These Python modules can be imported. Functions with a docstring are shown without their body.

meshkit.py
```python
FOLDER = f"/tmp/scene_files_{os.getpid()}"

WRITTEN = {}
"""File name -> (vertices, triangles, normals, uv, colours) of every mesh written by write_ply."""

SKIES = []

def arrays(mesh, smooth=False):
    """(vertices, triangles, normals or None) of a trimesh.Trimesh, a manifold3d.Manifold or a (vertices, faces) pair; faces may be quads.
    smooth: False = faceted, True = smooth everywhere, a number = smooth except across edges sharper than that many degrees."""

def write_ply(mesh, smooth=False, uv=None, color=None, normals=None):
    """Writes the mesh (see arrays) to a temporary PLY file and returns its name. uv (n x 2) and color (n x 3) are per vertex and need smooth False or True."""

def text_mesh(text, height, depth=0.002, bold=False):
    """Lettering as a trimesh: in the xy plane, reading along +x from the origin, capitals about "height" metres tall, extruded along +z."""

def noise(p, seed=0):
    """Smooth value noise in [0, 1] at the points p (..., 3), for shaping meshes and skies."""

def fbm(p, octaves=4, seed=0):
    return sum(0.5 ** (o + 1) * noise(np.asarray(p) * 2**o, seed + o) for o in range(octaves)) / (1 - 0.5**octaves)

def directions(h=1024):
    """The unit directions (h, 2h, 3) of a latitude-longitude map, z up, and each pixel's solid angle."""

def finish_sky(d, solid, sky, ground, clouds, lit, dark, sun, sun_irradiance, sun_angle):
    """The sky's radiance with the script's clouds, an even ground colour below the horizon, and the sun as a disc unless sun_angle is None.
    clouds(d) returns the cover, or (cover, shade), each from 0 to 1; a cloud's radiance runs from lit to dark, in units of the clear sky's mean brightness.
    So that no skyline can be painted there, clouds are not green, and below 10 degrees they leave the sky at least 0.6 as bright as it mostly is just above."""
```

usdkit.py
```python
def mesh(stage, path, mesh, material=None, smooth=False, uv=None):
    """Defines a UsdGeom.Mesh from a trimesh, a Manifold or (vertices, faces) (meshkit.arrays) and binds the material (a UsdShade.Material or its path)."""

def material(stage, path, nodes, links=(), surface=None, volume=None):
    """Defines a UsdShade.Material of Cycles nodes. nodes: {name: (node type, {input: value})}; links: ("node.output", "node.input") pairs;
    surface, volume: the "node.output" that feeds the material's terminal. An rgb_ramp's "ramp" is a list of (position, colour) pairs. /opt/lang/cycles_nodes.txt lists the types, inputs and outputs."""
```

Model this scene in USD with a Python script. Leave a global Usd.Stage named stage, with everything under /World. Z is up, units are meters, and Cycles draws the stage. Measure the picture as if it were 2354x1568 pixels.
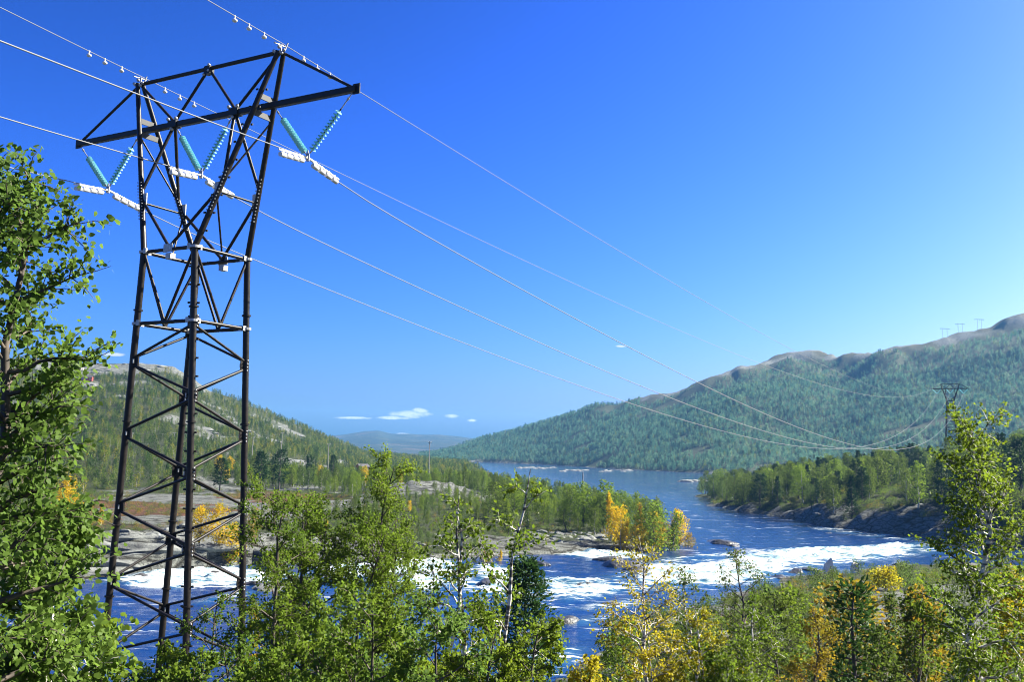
import math
import numpy as np
import trimesh
import shapely
import usdkit
import meshkit
from pxr import Usd, UsdGeom, UsdLux, UsdShade, Gf, Sdf, Vt

stage = Usd.Stage.CreateInMemory()
UsdGeom.SetStageUpAxis(stage, 'Z')
UsdGeom.SetStageMetersPerUnit(stage, 1.0)
UsdGeom.Xform.Define(stage, '/World')
UsdGeom.Scope.Define(stage, '/World/Looks')

# ------------------------------------------------------------------ camera, sky, sun, exposure
EYE = np.array([0, 0, 20.0])
F, CX, CY = 2288.0, 1177.0, 784.0            # focal length and centre, in units of a 2354 x 1568 picture
PITCH, ROLL = 0.112, 0.023
FWD = np.array([0, math.cos(PITCH), math.sin(PITCH)])
U0, R0 = np.array([0, -math.sin(PITCH), math.cos(PITCH)]), np.array([1.0, 0, 0])
RIGHT = R0 * math.cos(ROLL) + U0 * math.sin(ROLL)
UP = U0 * math.cos(ROLL) - R0 * math.sin(ROLL)
cam = UsdGeom.Camera.Define(stage, '/World/camera')
cam.CreateHorizontalApertureAttr(36.0)
cam.CreateFocalLengthAttr(F / 2354 * 36.0)
cam.CreateClippingRangeAttr(Gf.Vec2f(0.1, 60000))
M4 = Gf.Matrix4d(*RIGHT, 0, *UP, 0, *(-FWD), 0, *EYE, 1)
cam.AddTransformOp().Set(M4)
EXPOSURE = 2.15
cam.CreateExposureAttr(EXPOSURE)

SUN_AZ, SUN_EL = math.radians(72), math.radians(37)      # azimuth measured from +y towards +x
SUN = np.array([math.sin(SUN_AZ) * math.cos(SUN_EL), math.cos(SUN_AZ) * math.cos(SUN_EL), math.sin(SUN_EL)])
sun = UsdLux.DistantLight.Define(stage, '/World/sun')
sun.CreateIntensityAttr(1.25)
sun.CreateAngleAttr(0.5)
sun.CreateColorAttr(Gf.Vec3f(1.0, 0.965, 0.85))
sun.GetPrim().CreateAttribute('inputs:normalize', Sdf.ValueTypeNames.Bool).Set(True)
zx = np.cross([0, 0, 1], SUN); zx /= np.linalg.norm(zx); zy = np.cross(SUN, zx)
sun.AddTransformOp().Set(Gf.Matrix4d(*zx, 0, *zy, 0, *SUN, 0, 0, 0, 0, 1))

# clouds: (azimuth tangent, elevation tangent, half width, half height)
def cloud_at(px, py, w, h):
    r = FWD * F + RIGHT * (px - CX) + UP * (CY - py)
    return r[0] / r[1], r[2] / r[1], w / F, h / F
CLOUDS = [cloud_at(*c) for c in ((945, 953, 55, 11), (905, 961, 52, 5), (812, 961, 52, 4), (965, 945, 22, 8), (1040, 957, 22, 6), (1085, 967, 14, 4),
                                 (875, 997, 30, 5), (925, 999, 22, 5), (258, 815, 34, 6), (185, 808, 30, 3), (1428, 796, 16, 3))]
SKY = 0.055
sky_nodes = {
    'sky': ('sky_texture', dict(sky_type='single_scattering', sun_disc=False, sun_elevation=SUN_EL, sun_rotation=SUN_AZ, altitude=300.0, air_density=1.0, aerosol_density=2.3, ozone_density=10.0)),
    # the film's strong colour: sky radiance through a contrast curve
    'pr': ('mix', dict(mix_type='multiply', fac=1.0, color2=(0.302, 0.217, 0.243))), 'sc': ('separate_color', dict(color_type='rgb')), 'gr': ('math', dict(math_type='power', value2=2.72)), 'gg': ('math', dict(math_type='power', value2=2.0)), 'gb': ('math', dict(math_type='power', value2=2.2)), 'ga': ('combine_color', dict(color_type='rgb')),
    'hs': ('hsv', dict(hue=0.5, saturation=1.0, value=1 / (SKY * 2 ** EXPOSURE), fac=1.0)),
    'tc': ('texture_coordinate', {}), 'xyz': ('separate_xyz', {}),
    'a': ('math', dict(math_type='divide')), 'e': ('math', dict(math_type='divide')),
    'front': ('math', dict(math_type='greater_than', value2=0.05)),
    'cv': ('combine_xyz', {}), 'cm': ('mapping', dict(mapping_type='point', scale=(70, 160, 1))),
    'cn': ('noise_texture', dict(scale=1.0, detail=5.0, roughness=0.6)),
    'sum0': ('value', dict(value=0.0)),
}
sky_links = [('sky.color', 'pr.color1'), ('pr.color', 'sc.color'), ('sc.r', 'gr.value1'), ('sc.g', 'gg.value1'), ('sc.b', 'gb.value1'), ('gr.value', 'ga.r'), ('gg.value', 'ga.g'), ('gb.value', 'ga.b'), ('ga.color', 'hs.color'), ('tc.generated', 'xyz.vector'), ('xyz.x', 'a.value1'), ('xyz.y', 'a.value2'), ('xyz.z', 'e.value1'), ('xyz.y', 'e.value2'),
             ('xyz.y', 'front.value1'), ('a.value', 'cv.x'), ('e.value', 'cv.y'), ('cv.vector', 'cm.vector'), ('cm.vector', 'cn.vector')]
last = 'sum0.value'
for i, (a0, e0, w, h) in enumerate(CLOUDS):
    for ax, c0, s in (('a', a0, w), ('e', e0, h)):
        sky_nodes[f'd{ax}{i}'] = ('math', dict(math_type='multiply_add', value2=1 / s, value3=-c0 / s))
        sky_nodes[f'q{ax}{i}'] = ('math', dict(math_type='multiply'))
        sky_links += [(f'{ax}.value', f'd{ax}{i}.value1'), (f'd{ax}{i}.value', f'q{ax}{i}.value1'), (f'd{ax}{i}.value', f'q{ax}{i}.value2')]
    sky_nodes[f'r{i}'] = ('math', dict(math_type='add'))
    sky_nodes[f'm{i}'] = ('math', dict(math_type='subtract', value1=1.0, use_clamp=True))
    sky_nodes[f's{i}'] = ('math', dict(math_type='maximum'))
    sky_links += [(f'qa{i}.value', f'r{i}.value1'), (f'qe{i}.value', f'r{i}.value2'), (f'r{i}.value', f'm{i}.value2'), (f'm{i}.value', f's{i}.value1'), (last, f's{i}.value2')]
    last = f's{i}.value'
sky_nodes['nz'] = ('math', dict(math_type='multiply_add', value2=1.7, value3=-0.95))
sky_nodes['tot'] = ('math', dict(math_type='add'))
sky_nodes['gate'] = ('math', dict(math_type='multiply'))
sky_nodes['pos'] = ('math', dict(math_type='greater_than', value2=0.001))
sky_nodes['gate2'] = ('math', dict(math_type='multiply'))
sky_nodes['cover'] = ('rgb_ramp', dict(ramp=[(0.0, (0, 0, 0)), (0.15, (0, 0, 0)), (0.75, (0.8, 0.8, 0.8)), (1, (0.85, 0.85, 0.85))]))
sky_nodes['white'] = ('mix', dict(mix_type='mix', color2=tuple(k / (SKY * 2 ** EXPOSURE) for k in (0.93, 0.95, 0.98))))
sky_nodes['cap'] = ('mix', dict(mix_type='darken', fac=1.0, color2=(1.15 / (SKY * 2 ** EXPOSURE),) * 3))
sky_nodes['bg'] = ('background_shader', dict(strength=SKY))
sky_links += [('cn.fac', 'nz.value1'), ('nz.value', 'tot.value1'), (last, 'tot.value2'), ('tot.value', 'gate.value1'), ('front.value', 'gate.value2'),
              (last, 'pos.value1'), ('gate.value', 'gate2.value1'), ('pos.value', 'gate2.value2'), ('gate2.value', 'cover.fac'), ('cover.color', 'white.fac'),
              ('hs.color', 'white.color1'), ('white.color', 'cap.color1'), ('cap.color', 'bg.color')]
sky_mat = usdkit.material(stage, '/World/Looks/sky', sky_nodes, sky_links, surface='bg.background')
dome = UsdLux.DomeLight.Define(stage, '/World/sky')
UsdShade.MaterialBindingAPI.Apply(dome.GetPrim()).Bind(sky_mat)

# ------------------------------------------------------------------ helpers
USED = {}
def numbered(name, parent='/World'):
    k = (parent, name)
    USED[k] = USED.get(k, -1) + 1
    return f'{parent}/{name}' + (f'_{USED[k]:03d}' if USED[k] else '')
def tag(prim, label=None, cat=None, group=None, kind=None):
    p = prim.GetPrim() if hasattr(prim, 'GetPrim') else prim
    for k, v in (('label', label), ('category', cat), ('group', group), ('kind', kind)):
        if v:
            p.SetCustomDataByKey(k, v)
    return p
def obj(name, mesh, mat, parent=None, smooth=False):
    par = '/World' if parent is None else str(parent.GetPath())
    return usdkit.mesh(stage, numbered(name, par), mesh, mat, smooth=smooth).GetPrim()
def thing(name, label=None, cat=None, group=None, loc=(0, 0, 0), rz=0.0, scale=None):
    x = UsdGeom.Xform.Define(stage, numbered(name))
    x.AddTranslateOp().Set(Gf.Vec3d(*map(float, loc)))
    if rz:
        x.AddRotateZOp().Set(math.degrees(rz))
    if scale is not None:
        x.AddScaleOp().Set(Gf.Vec3f(*map(float, np.broadcast_to(scale, 3))))
    tag(x, label, cat, group)
    return x.GetPrim()
def copy_of(kind_path, name, label, cat, group, loc, rz, scale):
    p = thing(name, label, cat, group, loc, rz, scale)
    p.GetReferences().AddInternalReference(kind_path)
    p.SetInstanceable(True)
    return p
def cat_(ms):
    v, f, n = [], [], 0
    for m in ms:
        a, b = (m.vertices, m.faces) if hasattr(m, 'vertices') else m
        if len(a) == 0:
            continue
        v.append(np.asarray(a)); f.append(np.asarray(b) + n); n += len(a)
    return (np.vstack(v), np.vstack(f))
def tube(pts, rad, sides=6, cap=True):
    pts = np.asarray(pts, float); n = len(pts)
    rad = np.broadcast_to(rad, n)
    t = np.gradient(pts, axis=0); t /= np.maximum(np.linalg.norm(t, axis=1, keepdims=True), 1e-9)
    ref = np.where(np.abs(t[:, 2:3]) > 0.9, [[1.0, 0, 0]], [[0, 0, 1.0]])
    a = np.cross(t, ref); a /= np.maximum(np.linalg.norm(a, axis=1, keepdims=True), 1e-9)
    b = np.cross(t, a)
    th = np.arange(sides) / sides * 2 * np.pi
    ring = a[:, None] * np.cos(th)[None, :, None] + b[:, None] * np.sin(th)[None, :, None]
    v = (pts[:, None] + ring * rad[:, None, None]).reshape(-1, 3)
    i = np.arange(n - 1)[:, None] * sides; j = np.arange(sides)[None]; k = (j + 1) % sides
    f = np.stack([i + j, i + k, i + sides + k, i + sides + j], -1).reshape(-1, 4)
    f = np.vstack([f[:, [0, 1, 2]], f[:, [0, 2, 3]]])
    if cap:
        c = np.arange(1, sides - 1)
        f = np.vstack([f, np.stack([0 * c, c + 1, c], 1), (n - 1) * sides + np.stack([0 * c, c, c + 1], 1)])
    return v, f
def rod(p0, p1, r, sides=10, taper=None):
    p0, p1 = np.asarray(p0, float), np.asarray(p1, float)
    return tube(np.stack([p0, p1]), [r, r if taper is None else taper], sides)
def beam(p0, p1, w, h):
    """a bevelled box beam from p0 to p1"""
    p0, p1 = np.asarray(p0, float), np.asarray(p1, float)
    d = p1 - p0; L = np.linalg.norm(d); d /= L
    s = np.cross(d, [0, 0, 1.0]); s = s / np.linalg.norm(s) if np.linalg.norm(s) > 1e-6 else np.array([1.0, 0, 0])
    u = np.cross(s, d); c = 0.12 * min(w, h)
    prof = [(-w/2+c, -h/2), (w/2-c, -h/2), (w/2, -h/2+c), (w/2, h/2-c), (w/2-c, h/2), (-w/2+c, h/2), (-w/2, h/2-c), (-w/2, -h/2+c)]
    v = np.array([p + s * x + u * y for p in (p0, p1) for x, y in prof]); n = 8
    f = [(i, (i+1) % n, n+(i+1) % n) for i in range(n)] + [(i, n+(i+1) % n, n+i) for i in range(n)] + [(0, i+1, i) for i in range(1, n-1)] + [(n, n+i, n+i+1) for i in range(1, n-1)]
    return v, np.array(f)
def ray(px, py):
    return FWD * F + RIGHT * (px - CX) + UP * (CY - py)
def on_plane(px, py, z=0.0):
    r = ray(px, py); return EYE + r * ((z - EYE[2]) / r[2])
def at_depth(px, py, depth):
    r = ray(px, py); return EYE + r * (depth / r[1])
def fbm2(x, y, s, seed=0, octaves=4):
    return meshkit.fbm(np.stack([x / s, y / s, np.full_like(x, seed * 7.31)], -1), octaves, seed) - 0.5
def smooth01(t):
    t = np.clip(t, 0, 1); return t * t * (3 - 2 * t)

# ------------------------------------------------------------------ materials
def mat(name, nodes, links=(), surface='p.BSDF', volume=None):
    return usdkit.material(stage, f'/World/Looks/{name}', nodes, links, surface=surface, volume=volume)
def leaf_mat(name, stops, translucent=0.5, rough=0.55, gain=1.6, patch=0.7):
    stops = [(a, (min(0.75, c[0] * gain * 0.93), min(0.75, c[1] * gain), c[2] * gain * 0.55)) for a, c in stops]
    tr = [(a, tuple(min(0.9, x * 1.4) for x in c)) for a, c in stops]
    return mat(name, {
        'g': ('geometry', {}), 'nz': ('noise_texture', dict(scale=patch, detail=2.0)), 'a': ('math', dict(math_type='multiply_add', value2=0.7, value3=-0.20)), 'bq': ('math', dict(math_type='multiply_add', value2=0.70, use_clamp=True)), 'r': ('rgb_ramp', dict(ramp=stops)), 'r2': ('rgb_ramp', dict(ramp=tr)),
        'p': ('principled_bsdf', dict(roughness=rough, specular_ior_level=0.12)), 't': ('translucent_bsdf', {}), 'm': ('mix_closure', dict(fac=translucent))},
        [('g.position', 'nz.vector'), ('nz.fac', 'a.value1'), ('g.random_per_island', 'bq.value1'), ('a.value', 'bq.value3'), ('bq.value', 'r.fac'), ('bq.value', 'r2.fac'), ('r.color', 'p.base_color'), ('r2.color', 't.color'), ('p.BSDF', 'm.closure1'), ('t.BSDF', 'm.closure2')], surface='m.closure')
G0, G1, G2 = (0.048, 0.076, 0.015), (0.108, 0.136, 0.021), (0.172, 0.178, 0.025)
Y0, Y1 = (0.30, 0.22, 0.012), (0.40, 0.25, 0.012)
OR, BR = (0.28, 0.11, 0.010), (0.13, 0.065, 0.014)
L_GREEN = leaf_mat('leaf_green', [(0, G0), (0.40, G1), (0.68, G2), (0.82, Y0), (1, Y1)])
L_FRESH = leaf_mat('leaf_fresh_green', [(0, (0.040, 0.068, 0.022)), (0.5, (0.092, 0.128, 0.034)), (0.80, (0.155, 0.172, 0.045)), (0.90, Y0), (1, Y1)])
L_LIME = leaf_mat('leaf_lime', [(0, (0.045, 0.07, 0.012)), (0.35, (0.105, 0.125, 0.015)), (0.65, (0.18, 0.165, 0.015)), (0.85, Y0), (1, Y1)])
L_YELLOW = leaf_mat('leaf_yellow', [(0, (0.10, 0.10, 0.013)), (0.3, (0.22, 0.165, 0.013)), (0.65, (0.36, 0.205, 0.011)), (1, (0.38, 0.145, 0.01))])
L_GOLD = leaf_mat('leaf_gold', [(0, (0.15, 0.13, 0.013)), (0.3, (0.38, 0.215, 0.009)), (0.65, (0.44, 0.19, 0.008)), (1, (0.38, 0.115, 0.009))])
L_ORANGE = leaf_mat('leaf_orange', [(0, (0.08, 0.075, 0.014)), (0.4, (0.20, 0.105, 0.011)), (0.75, (0.30, 0.145, 0.011)), (1, Y0)])
L_OLIVE = leaf_mat('leaf_olive', [(0, (0.03, 0.045, 0.012)), (0.5, (0.072, 0.085, 0.018)), (0.85, (0.13, 0.12, 0.02)), (1, (0.22, 0.16, 0.02))])
L_GREY = leaf_mat('leaf_grey_green', [(0, (0.035, 0.055, 0.022)), (0.6, (0.08, 0.10, 0.04)), (1, (0.15, 0.14, 0.05))])
L_PINE = leaf_mat('needles_dark', [(0, (0.010, 0.026, 0.010)), (0.7, (0.022, 0.05, 0.018)), (1, (0.045, 0.075, 0.022))], translucent=0.12)
L_JUNI = leaf_mat('needles_green', [(0, (0.016, 0.036, 0.014)), (0.7, (0.036, 0.066, 0.02)), (1, (0.08, 0.10, 0.026))], translucent=0.25)
L_FAR = leaf_mat('far_foliage', [(0, (0.025, 0.05, 0.018)), (0.5, (0.058, 0.085, 0.022)), (0.85, (0.10, 0.11, 0.024)), (1, (0.18, 0.14, 0.026))], translucent=0.4)
L_HILL_D, L_HILL, L_HILL_L = [None] * 3
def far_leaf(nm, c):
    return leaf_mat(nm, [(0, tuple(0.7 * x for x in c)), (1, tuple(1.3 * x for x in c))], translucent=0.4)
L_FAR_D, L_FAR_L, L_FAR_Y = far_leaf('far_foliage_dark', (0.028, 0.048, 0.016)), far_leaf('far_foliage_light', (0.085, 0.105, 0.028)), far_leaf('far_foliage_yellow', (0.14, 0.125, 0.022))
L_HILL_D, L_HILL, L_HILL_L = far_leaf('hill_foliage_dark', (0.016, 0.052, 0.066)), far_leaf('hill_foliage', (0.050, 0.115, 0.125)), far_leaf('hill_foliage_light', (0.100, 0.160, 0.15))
BARK_W = mat('bark_birch', {'tc': ('texture_coordinate', {}), 'mp': ('mapping', dict(scale=(3, 3, 14))), 'n': ('noise_texture', dict(scale=1.5, detail=4.0)),
    'r': ('rgb_ramp', dict(ramp=[(0, (0.03, 0.025, 0.02)), (0.44, (0.05, 0.042, 0.036)), (0.54, (0.50, 0.46, 0.41)), (1, (0.66, 0.63, 0.58))])), 'p': ('principled_bsdf', dict(roughness=0.7))},
    [('tc.object', 'mp.vector'), ('mp.vector', 'n.vector'), ('n.fac', 'r.fac'), ('r.color', 'p.base_color')])
BARK_D = mat('bark_dark', {'tc': ('texture_coordinate', {}), 'n': ('noise_texture', dict(scale=9.0, detail=4.0)),
    'r': ('rgb_ramp', dict(ramp=[(0.3, (0.022, 0.017, 0.013)), (0.7, (0.10, 0.075, 0.055))])), 'p': ('principled_bsdf', dict(roughness=0.8))},
    [('tc.object', 'n.vector'), ('n.fac', 'r.fac'), ('r.color', 'p.base_color')])
STEEL = mat('dark_painted_steel', {'tc': ('texture_coordinate', {}), 'n': ('noise_texture', dict(scale=5.0, detail=5.0, roughness=0.65)),
    'r': ('rgb_ramp', dict(ramp=[(0.3, (0.008, 0.007, 0.006)), (0.6, (0.014, 0.011, 0.010)), (0.8, (0.034, 0.024, 0.017))])),
    'rr': ('rgb_ramp', dict(ramp=[(0.3, (0.32, 0.32, 0.32)), (0.8, (0.55, 0.55, 0.55))])), 'p': ('principled_bsdf', dict(specular_ior_level=0.2))},
    [('tc.object', 'n.vector'), ('n.fac', 'r.fac'), ('n.fac', 'rr.fac'), ('r.color', 'p.base_color'), ('rr.color', 'p.roughness')])
GALV = mat('galvanised_steel', {'tc': ('texture_coordinate', {}), 'n': ('noise_texture', dict(scale=14.0, detail=4.0)),
    'r': ('rgb_ramp', dict(ramp=[(0.3, (0.20, 0.20, 0.20)), (0.7, (0.40, 0.39, 0.38))])), 'p': ('principled_bsdf', dict(roughness=0.42, metallic=0.35))},
    [('tc.object', 'n.vector'), ('n.fac', 'r.fac'), ('r.color', 'p.base_color')])
DULL = mat('dull_zinc', {'p': ('principled_bsdf', dict(base_color=(0.035, 0.034, 0.034), roughness=0.7))})
ALU = mat('bright_aluminium', {'p': ('principled_bsdf', dict(base_color=(0.15, 0.15, 0.155), roughness=0.5, specular_ior_level=0.3, metallic=0.0))})
WHITE = mat('white_weight_paint', {'tc': ('texture_coordinate', {}), 'n': ('noise_texture', dict(scale=7.0, detail=3.0)),
    'r': ('rgb_ramp', dict(ramp=[(0.3, (0.42, 0.41, 0.39)), (0.7, (0.62, 0.61, 0.59))])), 'p': ('principled_bsdf', dict(roughness=0.5))},
    [('tc.object', 'n.vector'), ('n.fac', 'r.fac'), ('r.color', 'p.base_color')])
GLASS = mat('insulator_glass', {'p': ('principled_bsdf', dict(base_color=(0.34, 0.62, 0.66), roughness=0.08, ior=1.5, specular_ior_level=0.6)), 't': ('translucent_bsdf', dict(color=(0.34, 0.72, 0.78))),
    'm': ('mix_closure', dict(fac=0.45))}, [('p.BSDF', 'm.closure1'), ('t.BSDF', 'm.closure2')], surface='m.closure')
POLEWOOD = mat('weathered_pole_wood', {'tc': ('texture_coordinate', {}), 'mp': ('mapping', dict(scale=(20, 20, 1))), 'n': ('noise_texture', dict(scale=2.0, detail=4.0)),
    'r': ('rgb_ramp', dict(ramp=[(0.3, (0.16, 0.145, 0.13)), (0.7, (0.30, 0.28, 0.26))])), 'p': ('principled_bsdf', dict(roughness=0.8))},
    [('tc.object', 'mp.vector'), ('mp.vector', 'n.vector'), ('n.fac', 'r.fac'), ('r.color', 'p.base_color')])
def flat(name, c, rough=0.7):
    return mat(name, {'tc': ('texture_coordinate', {}), 'n': ('noise_texture', dict(scale=4.0, detail=4.0)),
        'r': ('rgb_ramp', dict(ramp=[(0.25, tuple(x * 0.75 for x in c)), (0.75, tuple(min(1, x * 1.2) for x in c))])), 'p': ('principled_bsdf', dict(roughness=rough))},
        [('tc.object', 'n.vector'), ('n.fac', 'r.fac'), ('r.color', 'p.base_color')])
RED, DARKROOF, GREYWALL, WINDOW = flat('red_timber', (0.26, 0.035, 0.025)), flat('dark_roof', (0.05, 0.045, 0.045)), flat('grey_timber', (0.22, 0.21, 0.20)), flat('window_glass', (0.05, 0.06, 0.08), 0.15)
WHITETRIM, CONCRETE = flat('white_trim', (0.75, 0.74, 0.72)), flat('old_concrete', (0.50, 0.44, 0.35), 0.85)

ROCK = mat('granite', {'g': ('geometry', {}), 'n1': ('noise_texture', dict(scale=0.35, detail=6.0, roughness=0.65)), 'n2': ('noise_texture', dict(scale=3.0, detail=6.0, roughness=0.7)),
    'r1': ('rgb_ramp', dict(ramp=[(0.25, (0.045, 0.044, 0.044)), (0.45, (0.095, 0.099, 0.092)), (0.62, (0.16, 0.166, 0.152)), (0.8, (0.225, 0.228, 0.208))])),
    'r2': ('rgb_ramp', dict(ramp=[(0.32, (0.35, 0.34, 0.33)), (0.5, (1, 1, 1)), (0.7, (1.05, 1.03, 1.0))])), 'mx': ('mix', dict(mix_type='multiply', fac=0.9)),
    'b': ('bump', dict(strength=0.7, distance=0.25)), 'p': ('principled_bsdf', dict(roughness=0.85))},
    [('g.position', 'n1.vector'), ('g.position', 'n2.vector'), ('n1.fac', 'r1.fac'), ('n2.fac', 'r2.fac'), ('r1.color', 'mx.color1'), ('r2.color', 'mx.color2'), ('mx.color', 'p.base_color'), ('n2.fac', 'b.height'), ('b.normal', 'p.normal')])

WETROCK = mat('wet_rock', {'g': ('geometry', {}), 'n': ('noise_texture', dict(scale=1.6, detail=6.0, roughness=0.65)), 'r': ('rgb_ramp', dict(ramp=[(0.3, (0.014, 0.014, 0.014)), (0.55, (0.045, 0.044, 0.042)), (0.75, (0.11, 0.105, 0.10))])), 'b': ('bump', dict(strength=0.8, distance=0.3)), 'p': ('principled_bsdf', dict(roughness=0.4))},
    [('g.position', 'n.vector'), ('n.fac', 'r.fac'), ('r.color', 'p.base_color'), ('n.fac', 'b.height'), ('b.normal', 'p.normal')])
FARWOOD = mat('distant_wooded_fell', {'g': ('geometry', {}), 'n': ('noise_texture', dict(scale=0.006, detail=8.0, roughness=0.65)), 'r': ('rgb_ramp', dict(ramp=[(0.35, (0.008, 0.016, 0.014)), (0.52, (0.018, 0.028, 0.018)), (0.66, (0.055, 0.045, 0.036))])), 'p': ('principled_bsdf', dict(roughness=0.95, specular_ior_level=0.1))},
    [('g.position', 'n.vector'), ('n.fac', 'r.fac'), ('r.color', 'p.base_color')])
GROUND = mat('ground', {'g': ('geometry', {}), 'at': ('attribute', dict(attribute='cover')), 'sp': ('separate_color', dict(color_type='rgb')),
    'n0': ('noise_texture', dict(scale=0.06, detail=5.0, roughness=0.6)), 'n1': ('noise_texture', dict(scale=0.5, detail=6.0, roughness=0.65)), 'n2': ('noise_texture', dict(scale=3.5, detail=6.0, roughness=0.7)),
    'forest': ('rgb_ramp', dict(ramp=[(0.25, (0.013, 0.018, 0.007)), (0.5, (0.030, 0.038, 0.013)), (0.75, (0.050, 0.052, 0.017))])),
    'heath': ('rgb_ramp', dict(ramp=[(0.25, (0.03, 0.02, 0.011)), (0.45, (0.075, 0.032, 0.018)), (0.6, (0.11, 0.05, 0.024)), (0.75, (0.10, 0.075, 0.026))])),
    'mr': ('mapping', dict(scale=(0.25, 0.8, 2.2), rotation=(0.1, 0.15, 0.5))), 'n3': ('noise_texture', dict(scale=1.1, detail=6.0, roughness=0.62, distortion=0.5)),
    'rock': ('rgb_ramp', dict(ramp=[(0.28, (0.026, 0.028, 0.026)), (0.40, (0.078, 0.081, 0.074)), (0.50, (0.135, 0.14, 0.128)), (0.64, (0.19, 0.198, 0.18)), (0.8, (0.235, 0.24, 0.215))])),
    'crk': ('rgb_ramp', dict(ramp=[(0.34, (0.30, 0.29, 0.26)), (0.48, (1, 1, 1)), (0.75, (1.06, 1.04, 1.0))])), 'rk0': ('mix', dict(mix_type='multiply', fac=1.0)), 'wv': ('mix', dict(mix_type='add', fac=0.9)), 'vo': ('voronoi_texture', dict(feature='distance_to_edge', scale=0.32)), 'vr': ('rgb_ramp', dict(ramp=[(0.0, (0.16, 0.15, 0.13)), (0.035, (0.5, 0.48, 0.44)), (0.08, (1, 1, 1))])), 'rk': ('mix', dict(mix_type='multiply', fac=1.0)),
    'sc': ('math', dict(math_type='multiply_add', value2=0.9, value3=-0.45)), 'ra': ('math', dict(math_type='add')), 'rs': ('map_range', dict(range_type='smoothstep', from_min=0.38, from_max=0.62, clamp=True)),
    'ha': ('math', dict(math_type='add')), 'hs': ('map_range', dict(range_type='smoothstep', from_min=0.3, from_max=0.7, clamp=True)),
    'm1': ('mix', dict(mix_type='mix')), 'm2': ('mix', dict(mix_type='mix')), 'hsum': ('math', dict(math_type='add')), 'b': ('bump', dict(strength=0.9, distance=0.8)), 'p': ('principled_bsdf', dict(roughness=0.9, specular_ior_level=0.2))},
    [('at.color', 'sp.color'), ('g.position', 'n0.vector'), ('g.position', 'n1.vector'), ('g.position', 'n2.vector'), ('n1.fac', 'forest.fac'), ('n1.fac', 'heath.fac'), ('g.position', 'mr.vector'), ('mr.vector', 'n3.vector'), ('n3.fac', 'rock.fac'), ('n3.fac', 'hsum.value1'), ('n2.fac', 'hsum.value2'), ('n2.fac', 'crk.fac'),
     ('rock.color', 'rk0.color1'), ('crk.color', 'rk0.color2'), ('rk0.color', 'rk.color1'), ('mr.vector', 'wv.color1'), ('n1.color', 'wv.color2'), ('wv.color', 'vo.vector'), ('vo.distance', 'vr.fac'), ('vr.color', 'rk.color2'), ('n1.fac', 'sc.value1'), ('sc.value', 'ra.value1'), ('sp.r', 'ra.value2'), ('ra.value', 'rs.value'), ('sc.value', 'ha.value1'), ('sp.g', 'ha.value2'), ('ha.value', 'hs.value'),
     ('hs.result', 'm1.fac'), ('forest.color', 'm1.color1'), ('heath.color', 'm1.color2'), ('rs.result', 'm2.fac'), ('m1.color', 'm2.color1'), ('rk.color', 'm2.color2'), ('m2.color', 'p.base_color'), ('hsum.value', 'b.height'), ('b.normal', 'p.normal')])

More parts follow.
